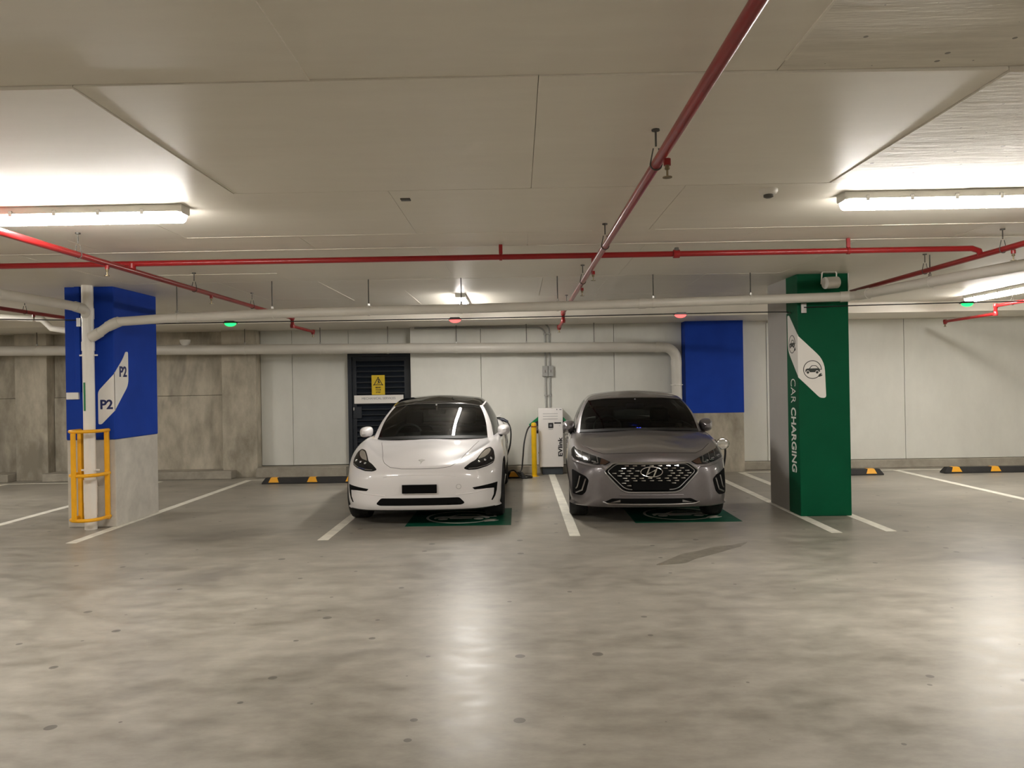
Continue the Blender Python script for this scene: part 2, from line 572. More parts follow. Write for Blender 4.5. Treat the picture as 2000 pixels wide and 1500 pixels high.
# ceiling panels cast against plywood sheets: each a touch higher or lower than its neighbour
rows = [(-5.2, -3.9, .3), (-3.9, -2.2, 1.2), (-2.2, -0.45, .1), (-0.45, 1.28, 1.03), (1.28, 3.0, -0.80), (3.0, 4.72, 0.10), (4.72, 6.06, 1.05),
        (6.06, 6.66, 0.10), (6.66, 8.62, -0.7), (8.62, 10.4, 0.3), (10.4, 12.15, 1.1)]
for k, (ya, yb, xs) in enumerate(rows):
    n0 = math.floor((X0 - xs) / 1.83)
    x = xs + n0 * 1.83
    while x < X1:
        xa, xb = max(x, X0), min(x + 1.83, X1)
        if xb - xa > 0.05:
            dz = RND.uniform(0.0, 0.0045)
            g = 0.0015
            rough = (xa > 0.9 and yb < 5 and yb > 1.2)
            mb = MB().box(xa + g, xb - g, ya + g, yb - g, CEIL - dz, CEIL + 0.008)
            if ya == 3.0:
                # this row of sheets sagged at its near edge, more so away from the middle of the aisle
                sag = lambda q: (0.004 + 0.0062 * (q - 0.2) if q > 0.2 else (0.004 - 0.0022 * q))
                xm = 0.5 * (xa + xb)
                for v in mb.v[:4]:
                    f = (4.72 - v.y) / 1.72
                    dd = sag(v.x) + (0.005 if xa > 1.8 else 0.0) + (0.004 if xb < -1.6 else 0.0)
                    v.z = CEIL - 0.002 - max(0.0, dd) * max(0.0, f) - (0.004 if xa > 1.8 or xb < -1.6 else 0)
            p = mb.build('ceiling_panel', 'ceiling_rough' if rough else 'ceiling_paint', ceiling)
        x += 1.83
# fins of paint and grout left along some seams
for (xa, xb, y) in ((-2.6, 0.6, 6.06), (1.1, 5.2, 6.06), (-6, -0.3, 6.66), (0.2, 6.2, 6.66), (-3.9, -2.5, 8.0), (-0.2, 1.2, 8.62), (-6, -2.2, 3.0)):
    MB().box(xa, xb, y - 0.006, y + 0.006, CEIL - 0.0045, CEIL).build('seam_fin', 'ceiling_paint', ceiling)
for (x, ya, yb) in ((-1.72, 3.05, 4.7), (1.93, 3.0, 4.7), (-2.25, 8.7, 10.6), (-1.4, 9.6, 11.2), (1.05, 8.9, 9.9), (-0.8, 1.4, 3.0), (1.03, 1.4, 2.9)):
    MB().box(x - 0.005, x + 0.005, ya, yb, CEIL - 0.0045, CEIL).build('seam_fin', 'ceiling_paint', ceiling)
beam = MB().box(X0, X1, 12.15, Y1, 2.595, CEIL + 0.008).build('ceiling_beam', 'ceiling_paint')
setp(beam, 'shallow painted concrete beam running along the top of the back wall', 'beam', kind='structure')

# back wall: a core with separate panels
wall = MB().box(X0, X1, Y1, Y1 + 0.2, 0, CEIL).build('wall_back', 'wall_core')
setp(wall, 'back wall of white panels and raw concrete behind the parked cars', 'wall', kind='structure')


def panel(xa, xb, yf, z0, z1, m, name='wall_panel', lab=None):
    g = 0.003
    o = MB().bbox(xa + g, xb - g, yf, Y1, z0, z1, 0.004, seg=1).build(name, m, wall)
    if lab:
        o['label'] = lab
    return o


TOP = 2.595
for xa, xb in ((-1.885, -0.645), (-0.645, 1.685), (1.685, 2.87), (3.87, 4.36), (4.36, 6.74), (6.74, 9.1), (9.1, 11.5), (11.5, 15)):
    panel(xa, xb, 13.45, 0.15, TOP, 'wall_white')
panel(4.34, 4.42, 13.435, 0.15, 2.56, 'wall_white', 'cover_strip')
for xa, xb in ((-4.62, -4.05), (-4.05, -3.035)):
    panel(xa, xb, 13.75, 0.18, TOP, 'wall_white')
panel(-3.035, -1.885, 13.75, 2.18, TOP, 'wall_white')
for xa, xb, yf in ((-5.235, -4.62, 13.52), (-8.895, -8.32, 13.5), (-12.6, -12.0, 13.5)):
    panel(xa, xb, yf, 0.0, TOP, 'raw_concrete', 'concrete_pilaster')
for xa, xb in ((-8.32, -5.235), (-12.0, -8.895), (-15, -12.6)):
    panel(xa, xb, 13.72, 1.46, TOP, 'raw_concrete', 'concrete_panel')
    panel(xa, xb, 13.70, 0.0, 1.455, 'raw_concrete', 'concrete_panel')
for xa, xb, yf, h in ((-15, -8.9, 13.28, .14), (-8.3, -5.0, 13.28, .14), (-4.62, -3.035, 13.42, .17), (-1.885, 2.87, 13.38, .14), (3.87, 15, 13.40, .145)):
    MB().bbox(xa, xb, yf, Y1, 0, h, 0.012).build('kerb', 'kerb_concrete', wall)
# blue topped pilaster on the back wall
pil = thing('wall_pilaster', 'concrete wall pilaster painted blue above, behind the grey car', 'pilaster', (3.37, 13.2, 0), kind='structure')
MB().box(2.88, 3.86, 13.2, 13.6, 0, 1.015).build('shaft', 'raw_concrete', pil)
MB().box(2.874, 3.866, 13.194, 13.6, 1.015, 2.594).build('painted_face', 'blue_paint', pil)

# painted bay lines
for n, (x, ya, yb) in enumerate(((-8.78, 7.85, 13.1), (-6.155, 7.85, 13.1), (-4.625, 7.86, 13.1), (-2.02, 7.82, 13.1), (0.553, 7.84, 13.28), (3.2, 7.80, 13.1), (3.765, 7.83, 13.1), (6.37, 7.85, 13.1), (8.98, 7.85, 13.1))):
    MB().box(x - 0.055, x + 0.055, ya, yb, 0, 0.002).build('bay_line', 'line_paint', floor)
for xa, xb in ((-8.78, -6.155), (-4.57, -2.02), (3.82, 6.37), (6.42, 8.98)):
    MB().box(xa, xb, 13.06, 13.12, 0, 0.0019).build('bay_line', 'line_paint', floor)


def icon(mb, fn, mi=0, thick=0.075):
    """car-and-plug pictogram in a unit circle; fn(u, v, side) -> xyz"""
    f0, f1 = (lambda u, v: fn(u, v, 0)), (lambda u, v: fn(u, v, 1))
    mb.prism(ring_poly(0, 0, 1 - thick, 1, 0, 318), f0, f1, mi)
    mb.prism([(0.76, -0.02), (1.0, -0.02), (1.0, 0.05), (0.76, 0.05)], f0, f1, mi)
    mb.prism([(0.62, -0.66), (0.70, -0.52), (0.82, -0.42), (0.98, -0.40), (1.02, -0.44), (0.92, -0.50), (0.98, -0.58), (1.08, -0.56), (1.06, -0.62), (0.94, -0.72), (0.78, -0.76), (0.70, -0.80)], f0, f1, mi)
    body = [(-0.76, -0.26), (-0.76, 0.0), (-0.62, 0.11), (-0.36, 0.13), (0.68, 0.14), (0.8, 0.03), (0.8, -0.2), (0.74, -0.26)]
    body += [(0.5 + 0.2 * math.cos(a), -0.28 + 0.2 * math.sin(a)) for a in [math.pi * k / 8 for k in range(0, 9)]][0:9]
    body += [(-0.5 + 0.2 * math.cos(a), -0.28 + 0.2 * math.sin(a)) for a in [math.pi * k / 8 for k in range(0, 9)]]
    mb.prism(body, f0, f1, mi)
    mb.prism([(-0.36, 0.13), (-0.12, 0.42), (0.02, 0.47), (0.30, 0.47), (0.44, 0.42), (0.68, 0.14), (0.60, 0.14), (0.40, 0.36), (0.28, 0.40), (0.04, 0.40), (-0.08, 0.36), (-0.26, 0.13)], f0, f1, mi)
    for cx in (-0.5, 0.5):
        mb.prism([(cx + 0.14 * math.cos(2 * math.pi * k / 16), -0.3 + 0.14 * math.sin(2 * math.pi * k / 16)) for k in range(16)], f0, f1, mi)


for cx in (-0.695, 1.865):
    g = MB().box(cx - 0.59, cx + 0.59, 8.51, 9.67, 0, 0.0018).build('charging_mark', 'green_floor_paint', floor)
    g['label'] = 'green painted charging square on the floor'
    mb = MB()
    icon(mb, lambda u, v, s: (cx + 0.415 * u, 9.07 + 0.415 * v, 0.0012 + 0.0014 * (1 - s)))
    mb.build('pictogram', 'line_paint', g)
# oil mark
pts = [(1.13, 6.53), (1.28, 6.72), (1.45, 6.95), (1.62, 7.06), (1.80, 7.22), (1.98, 7.28), (2.2, 7.44), (2.06, 7.22), (1.92, 7.10), (1.80, 6.98), (1.64, 6.84), (1.52, 6.74), (1.42, 6.6), (1.30, 6.56)]
st = MB().prism(round_poly(pts, 0.05), lambda u, v: (u, v, 0.0008), lambda u, v: (u, v, 0.0)).build('oil_stain', 'oil_stain', floor)

# ------------------------------------------------------------------ columns
colB = thing('column', 'blue topped concrete column marked P2 beside the white stack pipe', 'column', (-4.91, 9.29, 0), kind='structure')
MB().bbox(-5.19, -4.63, 8.775, 9.81, 0, 1.003, 0.012).build('shaft', 'column_concrete', colB)
MB().bbox(-5.194, -4.626, 8.770, 9.814, 1.003, CEIL + 0.005, 0.012).build('painted_shaft', 'blue_paint', colB)
f0 = lambda u, v: (u, 8.766, v)
f1 = lambda u, v: (u, 8.772, v)
s0 = lambda u, v: (-4.622, u, v)
s1 = lambda u, v: (-4.628, u, v)
mb = MB()
mb.prism(round_poly([(-4.818, 1.560), (-4.621, 1.765), (-4.621, 1.340), (-4.782, 1.180), (-4.818, 1.180)], [.04, 0, 0, .02, .05]), f0, f1)
mb.prism(round_poly([(8.766, 1.765), (8.955, 1.934), (9.02, 2.02), (9.075, 2.02), (9.075, 1.63), (8.766, 1.340)], [0, .05, .02, .02, .08, 0]), s0, s1)
sg = mb.build('level_sign', 'sign_white', colB)
fit_text(MB(), 'P2', (-4.792, 8.765, 1.352), (1, 0, 0), (0, 0, 1), 0.145, 0.11, bold=0.03).build('lettering', 'sign_ink_blue', sg)
fit_text(MB(), 'P2', (-4.621, 8.872, 1.722), (0, 1, 0), (0, 0, 1), 0.165, 0.125, bold=0.03).build('lettering', 'sign_ink_blue', sg)
MB().bbox(-5.06, -5.00, 8.735, 8.772, 1.55, CEIL, 0.006).build('conduit', 'blue_paint', colB)
MB().bbox(-5.17, -5.03, 8.74, 8.773, 1.47, 1.55, 0.004).build('label_plate', 'sign_white', colB)
MB().bbox(-5.03, -4.98, 8.72, 8.772, 2.30, 2.40, 0.004).build('cable_bracket', 'steel', colB)

colG = thing('column', 'green painted column lettered CAR CHARGING at the aisle', 'column', (3.48, 9.29, 0), kind='structure')
MB().bbox(3.196, 3.764, 9.13, 9.82, 0, CEIL + 0.005, 0.01).build('shaft', 'grey_column_paint', colG)
MB().bbox(3.19, 3.77, 8.76, 9.13, 0, CEIL + 0.005, 0.01).build('painted_shaft', 'green_paint', colG)
f0 = lambda u, v: (u, 8.755, v)
f1 = lambda u, v: (u, 8.762, v)
s0 = lambda u, v: (3.185, u, v)
s1 = lambda u, v: (3.192, u, v)
mb = MB()
mb.prism(round_poly([(3.184, 2.060), (3.485, 1.770), (3.498, 1.345), (3.43, 1.345), (3.184, 1.585)], [0, .12, .05, .03, 0]), f0, f1)
mb.prism(round_poly([(8.754, 2.060), (9.03, 2.31), (9.075, 2.31), (9.075, 1.90), (8.754, 1.585)], [0, .03, .02, .09, 0]), s0, s1)
sg = mb.build('charging_sign', 'sign_white', colG)
mb = MB()
icon(mb, lambda u, v, s: (3.347 + 0.105 * u, 8.753 + 0.004 * s, 1.668 + 0.105 * v))
icon(mb, lambda u, v, s: (3.183 + 0.004 * s, 8.935 - 0.105 * u, 1.968 + 0.105 * v))
mb.build('pictogram', 'sign_ink_dark', sg)
mb = MB()
# letters run downwards, their tops towards the aisle edge
fit_text(mb, 'CAR', (3.188, 9.005, 1.567), (0, 0, -1), (0, -1, 0), 0.28, 0.145, bold=-0.012)
fit_text(mb, 'CHARGING', (3.188, 9.01, 1.235), (0, 0, -1), (0, -1, 0), 0.75, 0.15, bold=0.02)
mb.build('lettering', 'sign_white', colG)
MB().bbox(3.225, 3.285, 8.735, 8.762, 2.31, 2.42, 0.003).build('cable_bracket', 'steel', colG)
MB().tube([(3.19, 8.98, 2.335), (3.14, 8.97, 2.335)], 0.012).build('eye_bolt', 'steel', colG)
MB().box(3.766, 3.776, 8.752, 8.765, 2.45, CEIL).build('corner_trim', 'sign_white', colG)

# ------------------------------------------------------------------ louvred door and its signs
door = thing('door_1', 'dark louvred plant room door in the white wall', 'door', (-2.46, 13.7, 0), kind='structure')
fr = MB()
fr.box(-3.035, -2.965, 13.66, 13.85, 0, 2.175); fr.box(-1.955, -1.888, 13.66, 13.85, 0, 2.175); fr.box(-2.965, -1.955, 13.66, 13.85, 2.10, 2.175)
fr.build('frame', 'door_paint', door)
lf = MB()
lf.box(-2.96, -2.89, 13.70, 13.75, 0.02, 2.095); lf.box(-2.03, -1.96, 13.70, 13.75, 0.02, 2.095)
lf.box(-2.89, -2.03, 13.70, 13.75, 2.03, 2.095); lf.box(-2.89, -2.03, 13.70, 13.75, 0.02, 0.15)
lf.box(-2.89, -2.03, 13.76, 13.78, 0.02, 2.09)
lf.build('leaf_frame', 'door_paint', door)
sl = None
for k in range(19):
    z = 1.985 - k * 0.097
    if sl is None:
        sl = MB().add([(-2.89, 13.70, z - 0.055), (-2.03, 13.70, z - 0.055), (-2.03, 13.755, z + 0.02), (-2.89, 13.755, z + 0.02),
                       (-2.89, 13.70, z - 0.044), (-2.03, 13.70, z - 0.044), (-2.03, 13.755, z + 0.031), (-2.89, 13.755, z + 0.031)],
                      [(0, 1, 2, 3), (4, 5, 6, 7), (0, 1, 5, 4), (2, 3, 7, 6), (1, 2, 6, 5), (0, 3, 7, 4)]).build('louvre_slat', 'door_paint', door)
        first = sl
    else:
        c = first.copy(); COL.objects.link(c); c.location = (0, 0, -k * 0.097)
MB().bbox(-2.955, -2.80, 13.685, 13.75, 1.0, 1.21, 0.004).build('lock_plate', 'door_paint', door)
MB().bbox(-2.945, -2.925, 13.66, 13.69, 1.14, 1.20, 0.004).build('lock', 'steel', door)

ws = MB().bbox(-2.612, -2.376, 13.672, 13.682, 1.417, 1.768, 0.003).build('warning_sign', 'sign_yellow')
setp(ws, 'yellow MIND YOUR STEP warning sign on the dark louvred door', 'sign')
mb = MB()
fn0 = lambda u, v: (u, 13.668, v)
fn1 = lambda u, v: (u, 13.673, v)
tri = [(-2.578, 1.59), (-2.41, 1.59), (-2.494, 1.735)]
for a, b in ((0, 1), (1, 2), (2, 0)):
    p, q = Vector(tri[a]), Vector(tri[b]); d = (q - p).normalized(); nn = Vector((-d.y, d.x)) * 0.011
    p, q = p - d * 0.004, q + d * 0.004
    mb.prism([tuple(p), tuple(q), tuple(q + nn), tuple(p + nn)], fn0, fn1)
mb.prism([(-2.515, 1.615), (-2.49, 1.635), (-2.505, 1.66), (-2.485, 1.67), (-2.462, 1.625), (-2.478, 1.62), (-2.488, 1.63), (-2.50, 1.612)], fn0, fn1)
mb.prism([(-2.487 + 0.011 * math.cos(k * math.pi / 5), 1.684 + 0.011 * math.sin(k * math.pi / 5)) for k in range(10)], fn0, fn1)
for k, (s, w) in enumerate((('MIND', 0.095), ('YOUR', 0.10), ('STEP', 0.085))):
    fit_text(mb, s, (-2.494 - w / 2, 13.671, 1.535 - 0.043 * k), (1, 0, 0), (0, 0, 1), w, 0.026, bold=0.02)
ORG[ws.name] = ws.location.copy()
mb.build('print', 'ink_black', ws)
wd = MB().bbox(-2.928, -2.048, 13.672, 13.682, 1.265, 1.412, 0.003).build('door_sign', 'sign_white')
setp(wd, 'long white MECHANICAL SERVICES plate on the dark louvred door', 'sign')
mb = MB()
fit_text(mb, 'MECHANICAL SERVICES', (-2.79, 13.671, 1.335), (1, 0, 0), (0, 0, 1), 0.60, 0.04)
mb.build('lettering', 'ink_grey', wd)

# ------------------------------------------------------------------ luminaires


def batten(L):
    t = thing('batten_light', 'batten', 'ceiling light', (0, 0, CEIL), group='linear batten lights on the ceiling')
    h = L / 2
    MB().bbox(-h, h, -0.062, 0.062, -0.052, 0.0, 0.01).build('tray', 'fixture_body', t, local=True)
    prof = [(-0.058, -0.052), (-0.052, -0.078), (-0.030, -0.108), (0.030, -0.108), (0.052, -0.078), (0.058, -0.052)]
    n = len(prof)
    vs, fs = [], []
    ends = [(-h + 0.004, 0.8), (-h + 0.022, 1.0), (h - 0.022, 1.0), (h - 0.004, 0.8)]
    for x, k in ends:
        vs += [(x, y * (0.5 + 0.5 * k), -0.052 + (z + 0.052) * k) for y, z in prof]
    for q in range(len(ends) - 1):
        fs += [(q * n + i, q * n + i + 1, (q + 1) * n + i + 1, (q + 1) * n + i) for i in range(n - 1)]
    fs += [tuple(range(n)), tuple(range(len(ends) * n - 1, (len(ends) - 1) * n - 1, -1))]
    MB().add(vs, fs).build('diffuser', 'lamp_diffuser', t, smooth=True, local=True)
    for s in (-1, 1):
        cp = round_poly([(-0.066, 0.0), (-0.066, -0.048), (-0.05, -0.060), (0.05, -0.060), (0.066, -0.048), (0.066, 0.0)], 0.01, 3)
        MB().prism(cp, lambda u, v: (s * (h - 0.02), u, v), lambda u, v: (s * (h + 0.006), u, v)).build('end_cap', 'fixture_body', t, local=True)
    k = 0
    x = -h + 0.14
    while x < h:
        for s in (-1, 1):
            MB().bbox(x - 0.012, x + 0.012, s * 0.064 - 0.006, s * 0.064 + 0.006, -0.066, -0.03, 0.003, seg=1).build('clip', 'steel', t, local=True)
        x += 0.285
    return t


B0 = batten(1.53)
spots = [((-2.16 - 0.765, 5.0), 0, 'bright batten light over the aisle in front of the blue column'),
         ((2.12 + 0.765, 5.0), 0, 'bright batten light over the aisle in front of the green column'),
         ((-0.735, 10.76), 90, 'batten light seen end-on above the white car bonnet'),
         ((6.65, 10.62), 90, 'batten light over the empty bay beyond the green column'),
         ((-8.1, 9.9), 90, 'batten light over the bays beyond the blue column'),
         ((-8.4, 5.0), 0, 'batten light further along the aisle past the blue column'),
         ((8.4, 5.0), 0, 'batten light further along the aisle past the green column'),
         ((-0.735, -1.3), 90, 'batten light over the opposite bays facing the white car'),
         ((6.65, -1.3), 90, 'batten light over the opposite bays facing the green column'),
         ((-8.1, -1.3), 90, 'batten light over the opposite bays facing the blue column'),
         ((13.2, 10.7), 90, 'batten light over the last bays past the wheel stops'),
         ((13.2, 2.0), 90, 'batten light at the far end of the aisle past the green column'),
         ((-13.4, 4.0), 90, 'batten light at the far end of the aisle past the blue column')]
for i, ((x, y), a, lb) in enumerate(spots):
    if i == 0:
        B0.location = (x, y, CEIL); B0.rotation_euler = (0, 0, math.radians(a)); B0['label'] = lb
    else:
        copy_tree(B0, (x, y, CEIL), math.radians(a), lb)

# ------------------------------------------------------------------ drain pipes
R_ = 0.052


def rod_hanger(t, p, r, yo=0.0):
    """threaded rod from the ceiling with a clamp ring round the pipe; p = pipe centre"""
    x, y, z = p
    top = CEIL if y < 12.1 else 2.596
    MB().tube([(x, y, z + r - 0.002), (x, y, top)], 0.006, 8).build('hanger_rod', 'dark_steel', t)
    return x


def clamp(t, p, d, r, m='pvc_pipe'):
    d = Vector(d).normalized(); p = Vector(p)
    MB().tube([p - d * 0.014, p + d * 0.014], r + 0.005, 18).build('clamp', m, t)
    MB().bbox(p.x - 0.012, p.x + 0.012, p.y - 0.012, p.y + 0.012, p.z + r, p.z + r + 0.03, 0.003, seg=1).build('clamp_lug', 'steel', t)


dr = thing('drain_pipe', 'long pale overhead drain pipe crossing in front of both columns', 'pipe', (-0.4, 8.58, 0))
raw = [(-4.50, 2.334), (-3.9, 2.365), (-2.8, 2.394), (-1.66, 2.408), (-0.56, 2.414), (0.455, 2.423), (1.52, 2.438), (2.6, 2.456), (3.62, 2.471)]
path = [(-4.80, 8.61, 2.165), (-4.70, 8.60, 2.218), (-4.585, 8.59, 2.293), (-4.55, 8.585, 2.315)] + [(x, 8.58, z) for x, z in raw] + [(3.70, 8.555, 2.472), (3.755, 8.46, 2.473), (4.35, 6.62, 2.505), (5.3, 3.6, 2.54), (5.9, 1.6, 2.56)]
MB().tube(path, R_, 20).build('pipe_run', 'pvc_pipe', dr, smooth=True)
for a, b in (((-4.60, 8.592, 2.284), (-4.46, 8.58, 2.338)), ((-4.80, 8.61, 2.165), (-4.69, 8.6, 2.225)), ((1.36, 8.58, 2.4355), (1.44, 8.58, 2.437)), ((3.60, 8.58, 2.4705), (3.70, 8.555, 2.472)), ((3.755, 8.46, 2.473), (3.80, 8.32, 2.4755))):
    MB().tube([a, b], R_ + 0.006, 20).build('socket', 'pvc_pipe', dr, smooth=True)


def zpipe(x):
    for (xa, za), (xb, zb) in zip(raw, raw[1:]):
        if xa <= x <= xb:
            return za + (zb - za) * (x - xa) / (xb - xa)
    return raw[-1][1]


for x in (-3.81, -2.74, -1.657, -0.62, 0.456, 1.523, 2.606):
    p = (x, 8.58, zpipe(x))
    rod_hanger(dr, p, R_); clamp(dr, p, (1, 0, 0), R_)
for y in (7.55, 6.5):
    f = (8.46 - y) / (8.46 - 6.62)
    p = (3.755 + f * 0.595, y, 2.473 + f * 0.032)
    rod_hanger(dr, p, R_); clamp(dr, p, (0.595, -1.84, 0.02), R_)

br = thing('branch_pipe', 'pale branch pipe joining the top of the white stack pipe', 'pipe', (-5.0, 8, 0))
MB().tube([(-4.862, 8.64, 2.40), (-4.862, 8.62, 2.46), (-4.87, 8.55, 2.495), (-4.90, 8.36, 2.505), (-5.03, 7.42, 2.52), (-5.4, 4.7, 2.56), (-5.8, 1.5, 2.6)], R_, 18).build('pipe_run', 'pvc_pipe', br, smooth=True)
MB().tube([(-4.868, 8.57, 2.487), (-4.885, 8.45, 2.502)], R_ + 0.006, 18).build('socket', 'pvc_pipe', br, smooth=True)
for y in (7.4, 6.2):
    f = (8.36 - y) / 0.94
    p = (-4.90 - f * 0.13, y, 2.505 + f * 0.015)
    rod_hanger(br, p, R_); clamp(br, p, (-.13, -.94, 0.01), R_)

stk = thing('stack_pipe', 'white vertical stack pipe standing before the blue column', 'pipe', (-4.862, 8.66, 0))
MB().tube([(-4.862, 8.66, 0), (-4.862, 8.66, CEIL)], 0.0625, 20).build('pipe_run', 'pvc_white', stk, smooth=True)
for z0, z1, rr in ((0.0, 0.16, .066), (0.30, 0.56, 0.071), (0.16, 0.30, 0.069), (2.02, 2.12, .069), (2.38, 2.5, .068)):
    MB().tube([(-4.862, 8.66, z0), (-4.862, 8.66, z1)], rr, 20).build('socket', 'pvc_white', stk, smooth=True)
for z in (0.66, 1.96):
    MB().tube([(-4.862, 8.66, z), (-4.862, 8.66, z + 0.02)], 0.068, 20).build('clamp', 'pvc_white', stk)
    MB().box(-4.965, -4.76, 8.66, 8.672, z, z + 0.018).build('clamp_ear', 'pvc_white', stk)
tg = MB()
tg.add([(-4.862 + 0.0645 * math.cos(a), 8.66 + 0.0645 * math.sin(a), z) for z in (1.34, 1.66) for a in [math.radians(-118 + 5 * k) for k in range(6)]] +
       [(-4.862 + 0.0615 * math.cos(a), 8.66 + 0.0615 * math.sin(a), z) for z in (1.34, 1.66) for a in [math.radians(-118 + 5 * k) for k in range(6)]],
       [(k, k + 1, k + 7, k + 6) for k in range(5)] + [(12 + k, 12 + k + 6, 12 + k + 7, 12 + k + 1) for k in range(5)] + [(k, 12 + k, 13 + k, k + 1) for k in range(5)] + [(6 + k, 7 + k, 19 + k, 18 + k) for k in range(5)])
tg.build('flow_label', 'tag_green', stk)

gd = thing('pipe_guard', 'yellow steel bump guard caging the foot of the white stack pipe', 'guard rail', (-4.862, 8.6, 0))
U = [(-4.70, 8.765), (-4.70, 8.68)] + [(-4.862 + 0.162 * math.cos(a), 8.60 + 0.17 * -math.sin(a)) for a in [math.pi * k / 12 for k in range(13)]] + [(-5.024, 8.68), (-5.024, 8.765)]
for z in (0.13, 0.625, 1.115):
    MB().tube([(x, y, z) for x, y in U], 0.020, 10).build('rail', 'guard_yellow', gd, smooth=True)
MB().bbox(-4.938, -4.888, 8.408, 8.436, 0.12, 1.10, 0.006).build('upright', 'guard_yellow', gd)
MB().bbox(-5.03, -4.985, 8.70, 8.765, 0.10, 1.11, 0.006).build('upright', 'guard_yellow', gd)
MB().bbox(-4.735, -4.69, 8.72, 8.765, 0.10, 1.13, 0.006).build('upright', 'guard_yellow', gd)

wp = thing('wall_pipe', 'pale drain pipe along the back wall turning down beside the blue pilaster', 'pipe', (0, 13.2, 0))
rw = 0.086
elb = [(2.45, 13.2, 2.155)] + [(2.50 + 0.22 * math.sin(a), 13.2, 1.935 + 0.22 * math.cos(a)) for a in [math.pi / 2 * k / 8 for k in range(9)]]
MB().tube([(-14.5, 13.2, 2.34), (-8.94, 13.2, 2.288), (-5.4, 13.2, 2.25), (-1.86, 13.2, 2.212), (1.66, 13.2, 2.172)] + elb + [(2.72, 13.2, 0.0)], rw, 20).build('pipe_run', 'pvc_pipe', wp, smooth=True)
MB().tube([(2.36, 13.2, 2.157), (2.46, 13.2, 2.155)], rw + 0.006, 20).build('socket', 'pvc_pipe', wp, smooth=True)
MB().tube([(2.72, 13.2, 1.93), (2.72, 13.2, 1.84)], rw + 0.006, 20).build('socket', 'pvc_pipe', wp, smooth=True)
MB().tube([(2.72, 13.2, 1.50), (2.72, 13.2, 1.515)], rw + 0.02, 20).build('clamp', 'pvc_white', wp)
for x in (-8.3, -6.6, -4.7, -3.397, -2.232, -1.05, 0.156, 1.316):
    z = 2.25 - (x + 5.4) * 0.01105
    rod_hanger(wp, (x, 13.2, z), rw); clamp(wp, (x, 13.2, z), (1, 0, -0.011), rw)
MB().lathe([(0.045, 2.325), (0.075, 2.36), (0.088, 2.40), (0.090, 2.425), (0.075, 2.425)], (-5.73, 13.2, 0), seg=20).build('vent_funnel', 'pvc_white', wp, smooth=True)

gp = thing('offset_pipe', 'thin pale pipe stepping down behind the blue column', 'pipe', (-6.5, 11, 0))
MB().tube([(-12, 11, 2.69), (-7.42, 11, 2.65), (-6.84, 11, 2.615), (-6.70, 11, 2.48), (-6.5, 11, 2.445), (-5.6, 11, 2.43)], 0.045, 14).build('pipe_run', 'pvc_pipe', gp, smooth=True)
for x in (-8, -5.9):
    zz = 2.655 if x < -7 else 2.43
    rod_hanger(gp, (x, 11, zz), 0.045)

# ------------------------------------------------------------------ red sprinkler pipes
rp = 0.0245
ZY, ZH = 2.59, 2.652


def loop_hanger(t, p, d, m='dark_steel'):
    """pear-shaped band hanger: a loop under the pipe with legs to the ceiling"""
    x, y, z = p
    d = Vector(d).normalized()
    s = Vector((-d.y, d.x, 0))
    pts = []
    for k in range(13):
        a = math.pi + math.pi * k / 12
        pts.append(Vector(p) + s * math.cos(a) * (rp + 0.004) + Vector((0, 0, math.sin(a) * (rp + 0.004))))
    pts = [pts[0] + Vector((0, 0, 0.075)) + s * 0.016] + pts + [pts[-1] + Vector((0, 0, 0.075)) - s * 0.016]
    MB().tube(pts, 0.0035, 6).build('band_hanger', m, t)
    MB().tube([(x, y, z + rp + 0.06), (x, y, CEIL)], 0.005, 6).build('hanger_rod', m, t)
    MB().lathe([(0.02, CEIL - 0.012), (0.02, CEIL)], (x, y, 0), seg=8).build('anchor', m, t)


def sprinkler(t, p):
    x, y, z = p
    MB().lathe([(0.017, z - rp + 0.002), (0.017, z - rp - 0.028)], (x, y, 0), seg=10).build('sprinkler_socket', 'red_paint', t)
    h = MB().lathe([(0.010, z - rp - 0.028), (0.012, z - rp - 0.045), (0.005, z - rp - 0.05), (0.005, z - rp - 0.078), (0.022, z - rp - 0.080), (0.022, z - rp - 0.084)], (x, y, 0), seg=12).build('sprinkler_head', 'brass', t)


def red_run(name, label, X, ya, yend, hang, spr, drop=None):
    t = thing(name, label, 'pipe', (X, (ya + yend) / 2, 0), group='red sprinkler pipes')
    pts = [(X, ya, ZY), (X, yend, ZY)]
    MB().tube(pts, rp, 14).build('pipe_run', 'red_paint', t, smooth=True)
    for y in hang:
        loop_hanger(t, (X, y, ZY), (0, 1, 0))
    for y in spr:
        sprinkler(t, (X + 0.02, y, ZY))
    if drop:
        ye = drop
        MB().tube([(X, yend - 0.03, ZY), (X, yend + 0.02, ZY - 0.01), (X, yend + 0.035, ZY - 0.04), (X, yend + 0.04, ZY - 0.09), (X, yend + 0.07, ZY - 0.115), (X, ye, ZY - 0.12), (X, ye + 0.02, ZY - 0.135), (X, ye + 0.02, ZY - 0.165)], rp, 12).build('drop_arm', 'red_paint', t, smooth=True)
        for q in ((X, yend + 0.03, ZY), (X, yend + 0.04, ZY - 0.115), (X, ye + 0.01, ZY - 0.12)):
            MB().lathe([(0.03, q[2] - 0.03), (0.036, q[2]), (0.03, q[2] + 0.03)], (q[0], q[1], 0), seg=12).build('elbow', 'red_paint', t, smooth=True)
        MB().lathe([(0.011, ZY - 0.165), (0.011, ZY - 0.2), (0.022, ZY - 0.202), (0.022, ZY - 0.206)], (X, ye + 0.02, 0), seg=10).build('sprinkler_head', 'brass', t)
    return t


